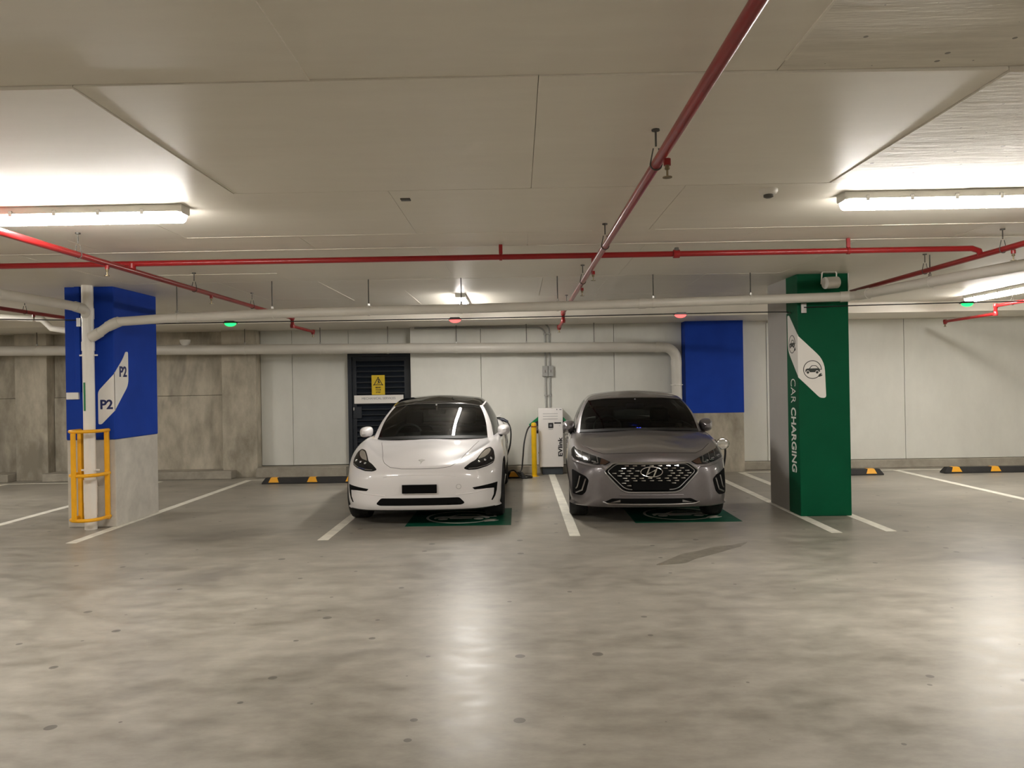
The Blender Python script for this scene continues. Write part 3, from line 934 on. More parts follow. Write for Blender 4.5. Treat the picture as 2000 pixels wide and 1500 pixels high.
red_run('sprinkler_pipe', 'red sprinkler pipe running from overhead towards the charger', 0.675, -3.0, 11.2, (1.6, 3.66, 5.8, 7.8, 10.4), (3.5, 6.95, 8.15), 12.35)
red_run('sprinkler_pipe', 'red sprinkler pipe slanting past the top of the blue column', -3.31, -3.0, 11.25, (3.6, 5.78, 7.86, 9.58), (6.15, 8.25), 12.4)
red_run('sprinkler_pipe', 'dark red sprinkler pipe behind the angled drain beside the green column', 3.975, -3.0, 11.2, (6.3, 7.5, 9.9), (6.2,), None)
red_run('sprinkler_pipe', 'short red sprinkler pipe above the empty bay past the green column', 7.0, -3.0, 11.25, (6, 9, 10.9), (8.0,), 12.6)
red_run('sprinkler_pipe', 'dark red sprinkler pipe seen above the bays past the blue column', -6.28, -3.0, 11.2, (6, 9.75), (9.9,), 12.4)
t = thing('sprinkler_main', 'long red sprinkler main crossing the ceiling before the columns', 'pipe', (-1, 6.6, 0), group='red sprinkler pipes')
MB().tube([(-14, 6.61, ZH), (3.90, 6.6, ZH), (3.96, 6.6, ZH - 0.02), (3.975, 6.6, ZY)], rp, 14).build('pipe_run', 'red_paint', t, smooth=True)
for x in (-0.131, 2.847, -8.0, -11):
    MB().tube([(x - 0.012, 6.6, ZH), (x + 0.012, 6.6, ZH)], rp + 0.006, 14).build('band_clamp', 'red_paint', t)
    MB().bbox(x - 0.016, x + 0.016, 6.59, 6.61, ZH + rp, CEIL, 0.003, seg=1).build('bracket', 'red_paint', t)
MB().tube([(1.35, 6.6, ZH), (1.402, 6.6, ZH)], rp + 0.012, 14).build('coupling', 'red_paint', t)
MB().bbox(1.358, 1.394, 6.575, 6.60, ZH + 0.02, ZH + 0.052, 0.004, seg=1).build('coupling_bolt', 'dark_steel', t)
for x in (0.675, -3.31):
    MB().tube([(x, 6.6, ZH), (x, 6.6, ZY)], rp + 0.004, 12).build('branch_outlet', 'red_paint', t)

# ------------------------------------------------------------------ guidance lamps on their wire
zc = [(-12, 2.47), (-5.956, 2.40), (-5.03, 2.375)]
w1 = MB().tube([(x, 8.72, z) for x, z in zc], 0.006, 8).build('lamp_wire', 'black_cable')
setp(w1, 'dark catenary wire reaching the blue column from the bays past it', 'wire')
pts = catmull([(-4.62, 8.9, 2.345), (-4.18, 8.8, 2.325), (-3.3, 8.8, 2.326), (-0.71, 8.8, 2.322), (1.87, 8.8, 2.333), (3.0, 8.85, 2.338), (3.15, 8.96, 2.335)], 6)
w2 = MB().tube(pts, 0.006, 8).build('lamp_wire', 'black_cable')
setp(w2, 'dark catenary wire strung between the blue and green columns', 'wire')
w3 = MB().tube([(3.255, 8.73, 2.375), (3.8, 8.745, 2.386), (5.14, 8.8, 2.404), (8, 8.8, 2.42), (12, 8.8, 2.47)], 0.006, 8).build('lamp_wire', 'black_cable')
setp(w3, 'dark catenary wire running on from the green column over the empty bay', 'wire')
for x, z, c, lb in ((-3.295, 2.326, 'green', 'green lit bay lamp over the empty bay by the blue column'), (-0.71, 2.322, 'red', 'red lit bay lamp over the white car'),
                    (1.87, 2.333, 'red', 'red lit bay lamp over the grey car'), (5.136, 2.404, 'green', 'green lit bay lamp over the empty bay past the green column')):
    t = thing('bay_lamp', lb, 'indicator lamp', (x, 8.8, z), group='bay guidance lamps on the wire')
    MB().prism(round_poly([(-0.075, -0.012), (-0.052, 0.014), (0.052, 0.014), (0.075, -0.012)], .008, 3), lambda u, v: (u, -0.04, v), lambda u, v: (u, 0.04, v)).build('shell', 'indicator_shell', t, local=True)
    dome = []
    vs, fs = [], []
    for i in range(5):
        a = math.pi / 2 * i / 4
        for j in range(20):
            b = 2 * math.pi * j / 20
            vs.append((0.068 * math.cos(a) * math.cos(b), 0.036 * math.cos(a) * math.sin(b), -0.012 - 0.036 * math.sin(a)))
    for i in range(4):
        for j in range(20):
            fs.append((i * 20 + j, i * 20 + (j + 1) % 20, (i + 1) * 20 + (j + 1) % 20, (i + 1) * 20 + j))
    MB().add(vs, fs).build('lens', 'indicator_' + c, t, smooth=True, local=True)

# ------------------------------------------------------------------ small ceiling and column fittings
t = thing('smoke_detector', 'small round white smoke detector on the ceiling', 'detector', (1.6, 4.86, CEIL))
MB().lathe([(0.058, 0.0), (0.058, -0.016), (0.050, -0.030), (0.034, -0.036)], seg=28).build('base', 'plastic_white', t, smooth=True, local=True)
MB().lathe([(0.030, -0.036), (0.030, -0.050), (0.018, -0.056)], seg=24).build('sensor_cage', 'dark_steel', t, smooth=True, local=True)
vt = MB().bbox(-0.735, -0.672, 4.905, 4.955, CEIL - 0.012, CEIL, 0.003, seg=1).build('ceiling_plate', 'dark_steel')
setp(vt, 'small dark metal plate fixed to the bare ceiling between the aisle lights', 'plate')
t = thing('security_camera', 'pale cylindrical camera hung in a bracket on the green column', 'camera', (3.52, 8.62, 2.64))
MB().tube([(-0.075, -0.02, -0.01), (0.075, 0.02, 0.0)], 0.066, 24).build('housing', 'plastic_white', t, local=True, smooth=True)
MB().tube([(-0.11, 0.0, -0.02), (-0.10, 0, 0.10), (-0.09, 0, 0.118), (0.05, 0, 0.118), (0.062, 0, 0.10), (0.062, 0.01, 0.0)], 0.008, 8).build('bracket', 'plastic_white', t, local=True)

# conduits and isolators on the back wall
t = thing('conduit', 'twin grey conduits rising from the charger to the wall top', 'conduit', (0.52, 13.43, 0))
for x in (0.482, 0.556):
    dx = (x - 0.482)
    arc = [(x, 13.425, 1.14), (x, 13.425, 2.42 + dx)] + [(x - 0.13 + 0.13 * math.cos(a), 13.425, 2.42 + dx + 0.13 * math.sin(a)) for a in [math.pi / 2 * k / 6 for k in range(1, 7)]] + [(-1.8, 13.425, 2.57 + dx * 0.3)]
    MB().tube(arc, 0.0145, 10).build('conduit_run', 'conduit_grey', t, smooth=True)
    for z in (1.35, 2.42):
        MB().bbox(x - 0.026, x + 0.026, 13.405, 13.45, z, z + 0.022, 0.003, seg=1).build('saddle', 'steel', t)
for x in (0.475, 0.573):
    b = MB().bbox(x - 0.046, x + 0.046, 13.37, 13.45, 1.69, 1.875, 0.006).build('isolator_box', 'conduit_grey', t)
    k = MB().tube([(x, 13.372, 1.782), (x, 13.355, 1.782)], 0.026, 16).build('switch_knob', 'steel', b)
    MB().bbox(x - 0.006, x + 0.006, 13.348, 13.36, 1.758, 1.806, 0.002, seg=1).build('switch_lever', 'dark_steel', b)

# ------------------------------------------------------------------ charger, bollard
ch = thing('charging_station', 'white charging post lettered EVlink standing between the cars', 'charger', (0.55, 13.3, 0))
MB().bbox(0.335, 0.757, 13.18, 13.41, 0.13, 1.143, 0.014).build('cabinet', 'charger_white', ch)
MB().bbox(0.395, 0.745, 13.22, 13.40, 0.0, 0.135, 0.006).build('plinth', 'charger_grey', ch)
mb = MB()
fit_text(mb, 'EVlink', (0.742, 13.179, 0.315), (0, 0, 1), (-1, 0, 0), 0.33, 0.075, bold=0.03)
mb.build('lettering', 'ink_black', ch)
mb = MB()
mb.bbox(0.505, 0.59, 13.172, 13.182, 0.80, 0.89, 0.004)
mb.build('card_reader', 'ink_black', ch)
MB().bbox(0.526, 0.566, 13.169, 13.175, 0.825, 0.865, 0.002).build('reader_symbol', 'ink_grey', ch)
MB().bbox(0.608, 0.725, 13.174, 13.182, 0.875, 0.898, 0.002).build('display', 'ink_black', ch)
mb = MB()
for z in (1.045, 1.0, 0.955):
    mb.box(0.415, 0.67, 13.1775, 13.182, z, z + 0.006)
mb.box(0.51, 0.585, 13.1775, 13.182, 0.778, 0.784)
mb.box(0.70, 0.735, 13.1775, 13.182, 1.108, 1.124); mb.box(0.648, 0.664, 13.1775, 13.182, 1.108, 1.128)
mb.box(0.69, 0.70, 13.1775, 13.182, 0.835, 0.845)
mb.build('print', 'ink_grey', ch)
MB().bbox(0.329, 0.337, 13.2, 13.225, 0.36, 0.39, 0.002).build('key_lock', 'ink_black', ch)
for s, xe, out in ((-1, 0.335, 0.16), (1, 0.757, 0.12)):
    pr = [(xe, 0.995), (xe + s * out, 0.865), (xe + s * out * 0.93, 0.845), (xe + s * out * 0.5, 0.90), (xe, 0.93)]
    h = MB().prism(pr, lambda u, v: (u, 13.22, v), lambda u, v: (u, 13.36, v)).build('socket_cover', 'charger_green', ch)
    MB().prism([(xe, 0.94), (xe + s * 0.09, 0.885), (xe + s * 0.10, 0.85), (xe + s * 0.03, 0.83), (xe, 0.84)], lambda u, v: (u, 13.235, v), lambda u, v: (u, 13.345, v)).build('socket', 'plug_dark', ch)
    MB().bbox(min(xe, xe + s * 0.03), max(xe, xe + s * 0.03), 13.24, 13.33, 0.71, 0.76, 0.006).build('plug_holster', 'ink_black', ch)

bo = thing('bollard', 'slim yellow bollard standing beside the white charging post', 'bollard', (0.252, 13.0, 0))
MB().lathe([(0.0445, 0.0), (0.0445, 0.86), (0.044, 0.885), (0.036, 0.902), (0.02, 0.91), (0.001, 0.912)], seg=24).build('post', 'yellow_paint', bo, smooth=True, local=True)
MB().lathe([(0.046, 0.832), (0.046, 0.848)], seg=24).build('band', 'red_paint', bo, local=True)
MB().lathe([(0.075, 0.0), (0.075, 0.008), (0.05, 0.012)], seg=20).build('base_plate', 'yellow_paint', bo, local=True)

# ------------------------------------------------------------------ wheel stops


def wheel_stop():
    t = thing('wheel_stop', 'stop', 'wheel stop', (0, 0, 0), group='rubber wheel stops')
    L = 0.825
    prof = [(-0.075, 0.0), (-0.075, 0.02), (-0.045, 0.098), (0.045, 0.098), (0.075, 0.02), (0.075, 0.0)]
    vs = [(s * (L - (0.055 if z > 0.05 else 0.0)), y, z) for s in (-1, 1) for y, z in prof]
    n = 6
    MB().add(vs, [(i, (i + 1) % n, n + (i + 1) % n, n + i) for i in range(n)] + [tuple(range(n)), tuple(range(2 * n - 1, n - 1, -1))]).build('body', 'stop_rubber', t, local=True)
    for x in (-0.63, 0.0, 0.63):
        # reflective wedge wrapping the front slope and the top
        e = 0.004
        P = [(-0.072 - e, 0.026), (-0.045 - e, 0.098 + e), (0.045 + e, 0.098 + e), (0.072 + e, 0.026)]
        w = [0.085, 0.052, 0.052, 0.085]
        V = [(x - w[i], y, z) for i, (y, z) in enumerate(P)] + [(x + w[i], y, z) for i, (y, z) in enumerate(P)]
        Q = [(-0.068, 0.026), (-0.043, 0.092), (0.043, 0.092), (0.068, 0.026)]
        V += [(x - w[i], y, z) for i, (y, z) in enumerate(Q)] + [(x + w[i], y, z) for i, (y, z) in enumerate(Q)]
        F = [(i, i + 1, i + 5, i + 4) for i in range(3)] + [(8 + i, 12 + i, 13 + i, 9 + i) for i in range(3)]
        F += [(i, 8 + i, 9 + i, i + 1) for i in range(3)] + [(4 + i, 5 + i, 13 + i, 12 + i) for i in range(3)] + [(0, 4, 12, 8), (3, 11, 15, 7)]
        MB().add(V, F).build('reflector', 'stop_yellow', t, local=True)
    return t


W0 = wheel_stop()
for i, (x, y, lb) in enumerate(((-3.385, 12.57, 'black wheel stop with yellow patches in the empty bay by the blue column'),
                                (-0.725, 12.83, 'black wheel stop behind the white car beside the bollard'),
                                (1.9, 12.8, 'black wheel stop behind the grey car'),
                                (5.04, 12.49, 'black wheel stop partly hidden behind the green column'),
                                (7.70, 12.55, 'black wheel stop at the picture edge past the green column'))):
    if i == 0:
        W0.location = (x, y, 0); W0['label'] = lb
    else:
        copy_tree(W0, (x, y, 0), 0, lb)

# ------------------------------------------------------------------ cars


class CRGrid:
    """bicubic Catmull-Rom surface through a grid of points; mirrored edges lie on x = 0"""

    def __init__(self, rows, mr0, mr1, mc0, mc1):
        R = [[Vector(p) for p in r] for r in rows]
        mir = lambda p: Vector((-p.x, p.y, p.z))
        ext = lambda a, b: a * 2 - b
        n = len(R)
        top = [mir(p) for p in R[1]] if mr0 else [ext(a, b) for a, b in zip(R[0], R[1])]
        bot = [mir(p) for p in R[n - 2]] if mr1 else [ext(a, b) for a, b in zip(R[n - 1], R[n - 2])]
        G = [top] + R + [bot]
        self.G = []
        for r in G:
            a = mir(r[1]) if mc0 else ext(r[0], r[1])
            b = mir(r[-2]) if mc1 else ext(r[-1], r[-2])
            self.G.append([a] + r + [b])
        self.nr, self.nc = n, len(rows[0])

    @staticmethod
    def w(t):
        return (0.5 * (-t + 2 * t * t - t ** 3), 0.5 * (2 - 5 * t * t + 3 * t ** 3), 0.5 * (t + 4 * t * t - 3 * t ** 3), 0.5 * (-t * t + t ** 3))

    def at(self, r, c):
        i = min(int(r), self.nr - 2); j = min(int(c), self.nc - 2)
        wr, wc = self.w(r - i), self.w(c - j)
        p = Vector((0, 0, 0))
        for a in range(4):
            for b in range(4):
                p += self.G[i + a][j + b] * (wr[a] * wc[b])
        return p

    def patch(self, r0, r1, c0, c1, nr, nc, side=1, off=0.0):
        vs = []
        for i in range(nr + 1):
            for j in range(nc + 1):
                p = self.at(r0 + (r1 - r0) * i / nr, c0 + (c1 - c0) * j / nc)
                vs.append(Vector((p.x * side, p.y, p.z)))
        fs = []
        for i in range(nr):
            for j in range(nc):
                a = i * (nc + 1) + j
                f = (a, a + 1, a + nc + 2, a + nc + 1)
                fs.append(f if side > 0 else tuple(reversed(f)))
        return vs, fs


def clean_mesh(vs, fs, dist=1e-4):
    me = bpy.data.meshes.new('tmp')
    me.from_pydata(vs, [], fs)
    bm = bmesh.new(); bm.from_mesh(me)
    bmesh.ops.remove_doubles(bm, verts=bm.verts, dist=dist)
    bmesh.ops.dissolve_degenerate(bm, dist=1e-5, edges=bm.edges)
    bmesh.ops.recalc_face_normals(bm, faces=bm.faces)
    bm.to_mesh(me); bm.free()
    return me


def car_body(grid, wheels, rw, paint, root):
    vs, fs = [], []
    for s in (1, -1):
        v, f = grid.patch(0, grid.nr - 1, 0, grid.nc - 1, (grid.nr - 1) * 5, (grid.nc - 1) * 4, s)
        b = len(vs); vs += v; fs += [tuple(i + b for i in q) for q in f]
    for v in vs:
        if abs(v.x) < 2e-3: v.x = 0.0
    me = clean_mesh(vs, fs)
    me.name = 'body'
    me.materials.append(MATS[paint]); me.materials.append(MATS['car_matte_black'])
    o = bpy.data.objects.new('body', me)
    COL.objects.link(o)
    tree = BVHTree.FromPolygons([v.co.copy() for v in me.vertices], [tuple(p.vertices) for p in me.polygons])
    cuts = []
    for y in wheels:
        for s in (-1, 1):
            mb = MB().lathe([(rw + 0.035, s * 0.60), (rw + 0.035, s * 1.2)], (0, y, rw), axis='X', seg=40)
            cme = clean_mesh(mb.v, mb.f)
            c = bpy.data.objects.new('cut', cme)
            COL.objects.link(c); cuts.append(c)
            md = o.modifiers.new('arch', 'BOOLEAN'); md.object = c; md.operation = 'DIFFERENCE'; md.solver = 'EXACT'
    bpy.context.view_layer.update()
    dg = bpy.context.evaluated_depsgraph_get()
    me2 = bpy.data.meshes.new_from_object(o.evaluated_get(dg))
    o.modifiers.clear(); o.data = me2
    me2.name = 'body'
    for c in cuts:
        bpy.data.objects.remove(c)
    for p in me2.polygons:
        c = p.center
        dark = c.z < 0.2 and p.normal.z < -0.5
        for y in wheels:
            d = math.hypot(c.y - y, c.z - rw)
            if d < rw + 0.0345 and abs(c.x) > 0.59 or (abs(abs(c.x) - 0.60) < 0.002 and d < rw + 0.05):
                dark = True
        p.material_index = 1 if dark else 0
    me2.shade_smooth()
    me2.set_sharp_from_angle(angle=math.radians(42))
    o.parent = root
    ORG[o.name] = Vector((0, 0, 0))
    return o, tree


def proj(tree, x, z, off=0.0):
    """point on the body seen straight from the front"""
    h = tree.ray_cast(Vector((x, -3, z)), Vector((0, 1, 0)))
    if h[0] is None:
        q = tree.find_nearest(Vector((x, 0.4, z)))
        return q[0], q[1]
    return h[0] + h[1] * 0 + Vector((0, -off, 0)), h[1]


def decal(tree, poly, name, m, parent, lift=0.003, thick=0.012, step=0.025, smooth=True, side=(1,), extra=None):
    """a piece with the outline `poly` (x, z seen from the front) lying on the body surface"""
    res = []
    for s in side:
        P = [Vector((p[0] * s, p[1])) for p in poly]
        # refine boundary
        B = []
        for a, b in zip(P, P[1:] + P[:1]):
            k = max(1, int((b - a).length / step))
            B += [a + (b - a) * i / k for i in range(k)]
        xs = [p.x for p in B]; zs = [p.y for p in B]
        I = []
        x = min(xs)
        while x < max(xs):
            z = min(zs)
            while z < max(zs):
                I.append(Vector((x + 1e-4, z + 1.3e-4))); z += step
            x += step
        n = len(B)
        vs, es, fs, *_ = delaunay_2d_cdt(B + I, [(i, (i + 1) % n) for i in range(n)], [], 1, 1e-6)
        V0, V1 = [], []
        for p in vs:
            q, nn = proj(tree, p.x, p.y)
            if nn.y > 0: nn = -nn
            V0.append(q + nn * lift); V1.append(q - nn * thick)
        m_ = len(V0)
        F = [tuple(f) for f in fs] + [tuple(i + m_ for i in reversed(f)) for f in fs]
        ed = set()
        for f in fs:
            for a, b in zip(f, list(f[1:]) + [f[0]]):
                ed.add((a, b))
        for a, b in ed:
            if (b, a) not in ed:
                F.append((b, a, a + m_, b + m_))
        res.append(MB().add(V0 + V1, F).build(name, m, parent, smooth=smooth, angle=50, local=True))
    return res


def seam(tree, pts, name, m, parent, r=0.004, lift=0.0, closed=False, side=(1,), step=0.02, seg=6, squash=1.0):
    out = []
    for s in side:
        P = [Vector((p[0] * s, p[1])) for p in pts]
        Q = []
        prs = list(zip(P, P[1:] + ([P[0]] if closed else [])))
        for a, b in prs:
            k = max(1, int((b - a).length / step))
            Q += [a + (b - a) * i / k for i in range(k)]
        if not closed: Q.append(P[-1])
        L3 = []
        for p in Q:
            q, nn = proj(tree, p.x, p.y)
            if nn.y > 0: nn = -nn
            L3.append(q + nn * lift)
        out.append(MB().tube(L3, r, seg, closed=closed, squash=squash).build(name, m, parent, smooth=True, local=True))
    return out


def wheel(root, x, y, r, w, rim_m, proto=None):
    if proto is not None:
        t = proto[0].copy(); COL.objects.link(t); t.parent = root; t.location = (x, y, r)
        t.rotation_euler = (0, 0, 0 if x > 0 else math.pi)
        for ch in proto[1]:
            c = ch.copy(); COL.objects.link(c); c.parent = t
        return proto
    h = w / 2
    t = MB().lathe([(r * 0.62, -h), (r * 0.9, -h), (r * 0.975, -h * 0.86), (r, -h * 0.6), (r, h * 0.6), (r * 0.975, h * 0.86), (r * 0.9, h), (r * 0.62, h), (r * 0.62, -h)], axis='X', seg=40)
    for k in (-0.4, 0.0, 0.4):
        t.lathe([(r * 1.002, h * k - 0.006), (r * 1.002, h * k + 0.006)], axis='X', seg=40, mi=1)
    t = t.build('tyre', ['tyre_rubber', 'panel_gap_dark'], root, smooth=True, local=True)
    rm = MB()
    rm.lathe([(r * 0.645, h * 0.2), (r * 0.66, h * 0.92), (r * 0.61, h * 0.92), (r * 0.59, h * 0.2)], axis='X', seg=40)
    rm.lathe([(r * 0.6, -h * 0.3), (r * 0.6, -h * 0.25)], axis='X', seg=32)
    rm.lathe([(0.07, h * 0.3), (0.07, h * 0.8), (0.04, h * 0.86)], axis='X', seg=20)
    for k in range(10):
        a = 2 * math.pi * k / 10
        d = Vector((0, math.cos(a), math.sin(a))); s = Vector((0, -math.sin(a), math.cos(a)))
        p0, p1 = d * 0.05, d * r * 0.63
        vs = [p + s * q + Vector((hx, 0, 0)) for p in (p0, p1) for q in (-0.018, 0.018) for hx in (h * 0.4, h * 0.78)]
        rm.add(vs, [(0, 1, 3, 2), (4, 6, 7, 5), (0, 4, 5, 1), (2, 3, 7, 6), (1, 5, 7, 3), (0, 2, 6, 4)])
    ch = rm.build('rim', rim_m, t, smooth=True, local=True)
    t.location = (x, y, r)
    t.rotation_euler = (0, 0, 0 if x > 0 else math.pi)
    return (t, [ch])


def cabin(cfg, root):
    """glasshouse lofted from the belt line to the roof: rows belt, mid, cant rail, roof mid, centre"""
    B, T, D, C = cfg['belt'], cfg['rail'], cfg['roof'], cfg['spine']
    M = []
    for a, b, g in zip(B, T, cfg['bulge']):
        a, b = Vector(a), Vector(b)
        M.append((a + b) / 2 + Vector((g[0], g[1], g[2])))
    G = CRGrid([B, M, T, D, C], False, True, True, True)
    pan = cfg['glass']

    def two(name, m, r0, r1, c0, c1, nr, nc, sep=True, thick=0.0):
        if c0 == 0 or c1 == len(B) - 1 or not sep:
            mb = MB()
            for s in (1, -1):
                v, f = G.patch(r0, r1, c0, c1, nr, nc, s); mb.add(v, f)
            return [mb.build(name, m, root, smooth=True, angle=60, local=True)]
        out = []
        for s in (1, -1):
            v, f = G.patch(r0, r1, c0, c1, nr, nc, s)
            out.append(MB().add(v, f).build(name, m, root, smooth=True, angle=60, local=True))
        return out
    ws = two('windscreen', cfg.get('screen', 'windscreen_glass'), 0.0, 1.97, 0, 2, 14, 14)[0]
    two('front_pillar', cfg['paint'], 0.0, 2.0, 2, 2.62, 12, 4)
    two('side_window', 'tinted_glass', 0.0, 1.9, 2.62, 4, 10, 10)
    two('centre_pillar', 'car_black', 0.0, 1.9, 4, 4.12, 10, 2)
    two('side_window', 'tinted_glass', 0.0, 1.9, 4.12, 5.3, 10, 8)
    two('cant_rail', cfg['paint'], 1.9, 2.0, 2.62, 5.3, 2, 18)
    two('rear_pillar', cfg['paint'], 0.0, 2.0, 5.3, 6.2, 12, 6)
    two('rear_window', 'tinted_glass', 0.0, 2.0, 6.2, 8, 12, 10)
    two('roof', cfg['roof_mat'], 2.0, 4.0, 0, 8, 12, 40)
    mb = MB()
    for s in (1, -1):
        v, f = G.patch(1.90, 2.0, 0, 2, 2, 14, s)
        mb.add([p + Vector((0, -0.004, 0.004)) for p in v], f)
    mb.build('header_band', cfg.get('header', 'car_black'), root, smooth=True, local=True)
    mb = MB()
    for s in (1, -1):
        v, f = G.patch(0.0, 0.13, 0, 2, 2, 14, s)
        mb.add([p + Vector((0, -0.004, 0.003)) for p in v], f)
    mb.build('cowl_band', 'car_matte_black', root, smooth=True, local=True)
    return G, ws


def interior(root, cw, seat_y, dash_y, dash_z, wheel_x, mirror_at, lamp=None):
    d = MB().bbox(-cw, cw, dash_y, dash_y + 0.42, dash_z - 0.28, dash_z, 0.05, seg=3)
    d = d.build('dashboard', 'interior_dark', root, smooth=True, local=True)
    MB().bbox(-cw * 0.95, cw * 0.95, dash_y + 0.405, dash_y + 0.425, dash_z - 0.10, dash_z - 0.085, 0.004).build('dash_trim', 'interior_trim', d, local=True)
    MB().bbox(-0.19, 0.19, dash_y + 0.36, dash_y + 0.385, dash_z - 0.13, dash_z + 0.085, 0.01).build('screen', 'car_black', d, local=True)
    if lamp:
        for k in (-1, 1):
            MB().bbox(lamp[0] + k * 0.016 - 0.010, lamp[0] + k * 0.016 + 0.010, dash_y + 0.05, dash_y + 0.06, dash_z + 0.012, dash_z + 0.034, 0.002).build('status_lamp', 'dash_lamp', d, local=True)
        MB().bbox(lamp[0] - 0.11, lamp[0] + 0.11, dash_y + 0.07, dash_y + 0.17, dash_z - 0.01, dash_z + 0.03, 0.01).build('dash_vent', 'interior_trim', d, local=True)
    cx, cy, cz = wheel_x, dash_y + 0.50, dash_z - 0.005
    pts = []
    for k in range(28):
        a = 2 * math.pi * k / 28
        pts.append((cx + 0.18 * math.cos(a), cy - 0.18 * math.sin(a) * -0.35, cz + 0.18 * math.sin(a) * 0.94))
    w = MB().tube(pts, 0.014, 8, closed=True).build('steering_wheel', 'interior_trim', root, smooth=True, local=True)
    hub = MB().bbox(cx - 0.07, cx + 0.07, cy - 0.03, cy + 0.02, cz - 0.06, cz + 0.05, 0.02)
    hub.bbox(cx - 0.17, cx + 0.17, cy - 0.012, cy + 0.012, cz - 0.02, cz + 0.015, 0.006)
    hub.build('wheel_hub', 'interior_dark', w, smooth=True, local=True)
    for x in (-0.37, 0.37):
        b = MB().bbox(x - 0.25, x + 0.25, seat_y, seat_y + 0.14, 0.40, 1.0, 0.06, seg=3).build('seat_back', 'interior_seat', root, smooth=True, local=True)
        MB().bbox(x - 0.25, x + 0.25, seat_y - 0.5, seat_y + 0.1, 0.32, 0.48, 0.05, seg=3).build('cushion', 'interior_seat', b, smooth=True, local=True)
        MB().bbox(x - 0.125, x + 0.125, seat_y + 0.04, seat_y + 0.12, 1.03, 1.2, 0.03, seg=3).build('headrest', 'interior_seat', b, smooth=True, local=True)
        MB().tube([(x - 0.05, seat_y + 0.08, 0.97), (x - 0.05, seat_y + 0.08, 1.06)], 0.006, 6).build('headrest_post', 'chrome', b, local=True)
        MB().tube([(x + 0.05, seat_y + 0.08, 0.97), (x + 0.05, seat_y + 0.08, 1.06)], 0.006, 6).build('headrest_post', 'chrome', b, local=True)
    MB().bbox(-0.62, 0.62, seat_y + 0.95, seat_y + 1.08, 0.45, 1.02, 0.05, seg=3).build('rear_bench', 'interior_seat', root, smooth=True, local=True)
    m = MB().bbox(-0.115, 0.115, mirror_at[0], mirror_at[0] + 0.03, mirror_at[1] - 0.065, mirror_at[1], 0.014)
    m.tube([(0, mirror_at[0] + 0.0, mirror_at[1] - 0.01), (0, mirror_at[0] - 0.06, mirror_at[1] + 0.06)], 0.012, 8)
    m.build('rear_view_mirror', 'interior_trim', root, smooth=True, local=True)


def door_mirror(root, x, y, z, s, paint, w=0.19, h=0.135, tilt=0.0):
    """shell shaped like a rounded wedge, glass facing the tail"""
    rings = []
    prof = [(0.0, 0.30), (0.05, 0.72), (0.11, 0.95), (0.165, 1.0), (0.185, 0.97)]
    vs, fs = [], []
    seg = 20
    for d, k in prof:
        for j in range(seg):
            a = 2 * math.pi * j / seg
            ca, sa = math.cos(a), math.sin(a)
            e = 0.72
            u = math.copysign(abs(ca) ** e, ca) * w / 2 * k
            v = math.copysign(abs(sa) ** e, sa) * h / 2 * k
            vs.append((x + s * (u * (1.0) + 0.015 * (1 - k)), y - 0.09 + d, z + v + 0.012 * s * u / w))
    n = len(prof)
    for i in range(n - 1):
        for j in range(seg):
            fs.append((i * seg + j, i * seg + (j + 1) % seg, (i + 1) * seg + (j + 1) % seg, (i + 1) * seg + j))
    fs.append(tuple(range(seg))); fs.append(tuple((n - 1) * seg + j for j in range(seg)))
    o = MB().add(vs, fs).build('door_mirror', paint, root, smooth=True, angle=50, local=True)
    MB().prism(round_poly([(x - w * 0.42, z - h * 0.40), (x + w * 0.42, z - h * 0.40), (x + w * 0.42, z + h * 0.40), (x - w * 0.42, z + h * 0.40)], 0.03), lambda u, v: (u, y + 0.094, v), lambda u, v: (u, y + 0.099, v)).build('mirror_glass', 'chrome', o, local=True)
    MB().tube([(x - s * w * 0.1, y + 0.02, z - h * 0.45), (x - s * w * 0.55, y + 0.03, z - h * 0.62), (x - s * (w * 0.5 + 0.07), y + 0.04, z - h * 0.68)], [0.032, 0.028, 0.024], 10, squash=0.5).build('mirror_stalk', 'car_black', o, smooth=True, local=True)
    return o


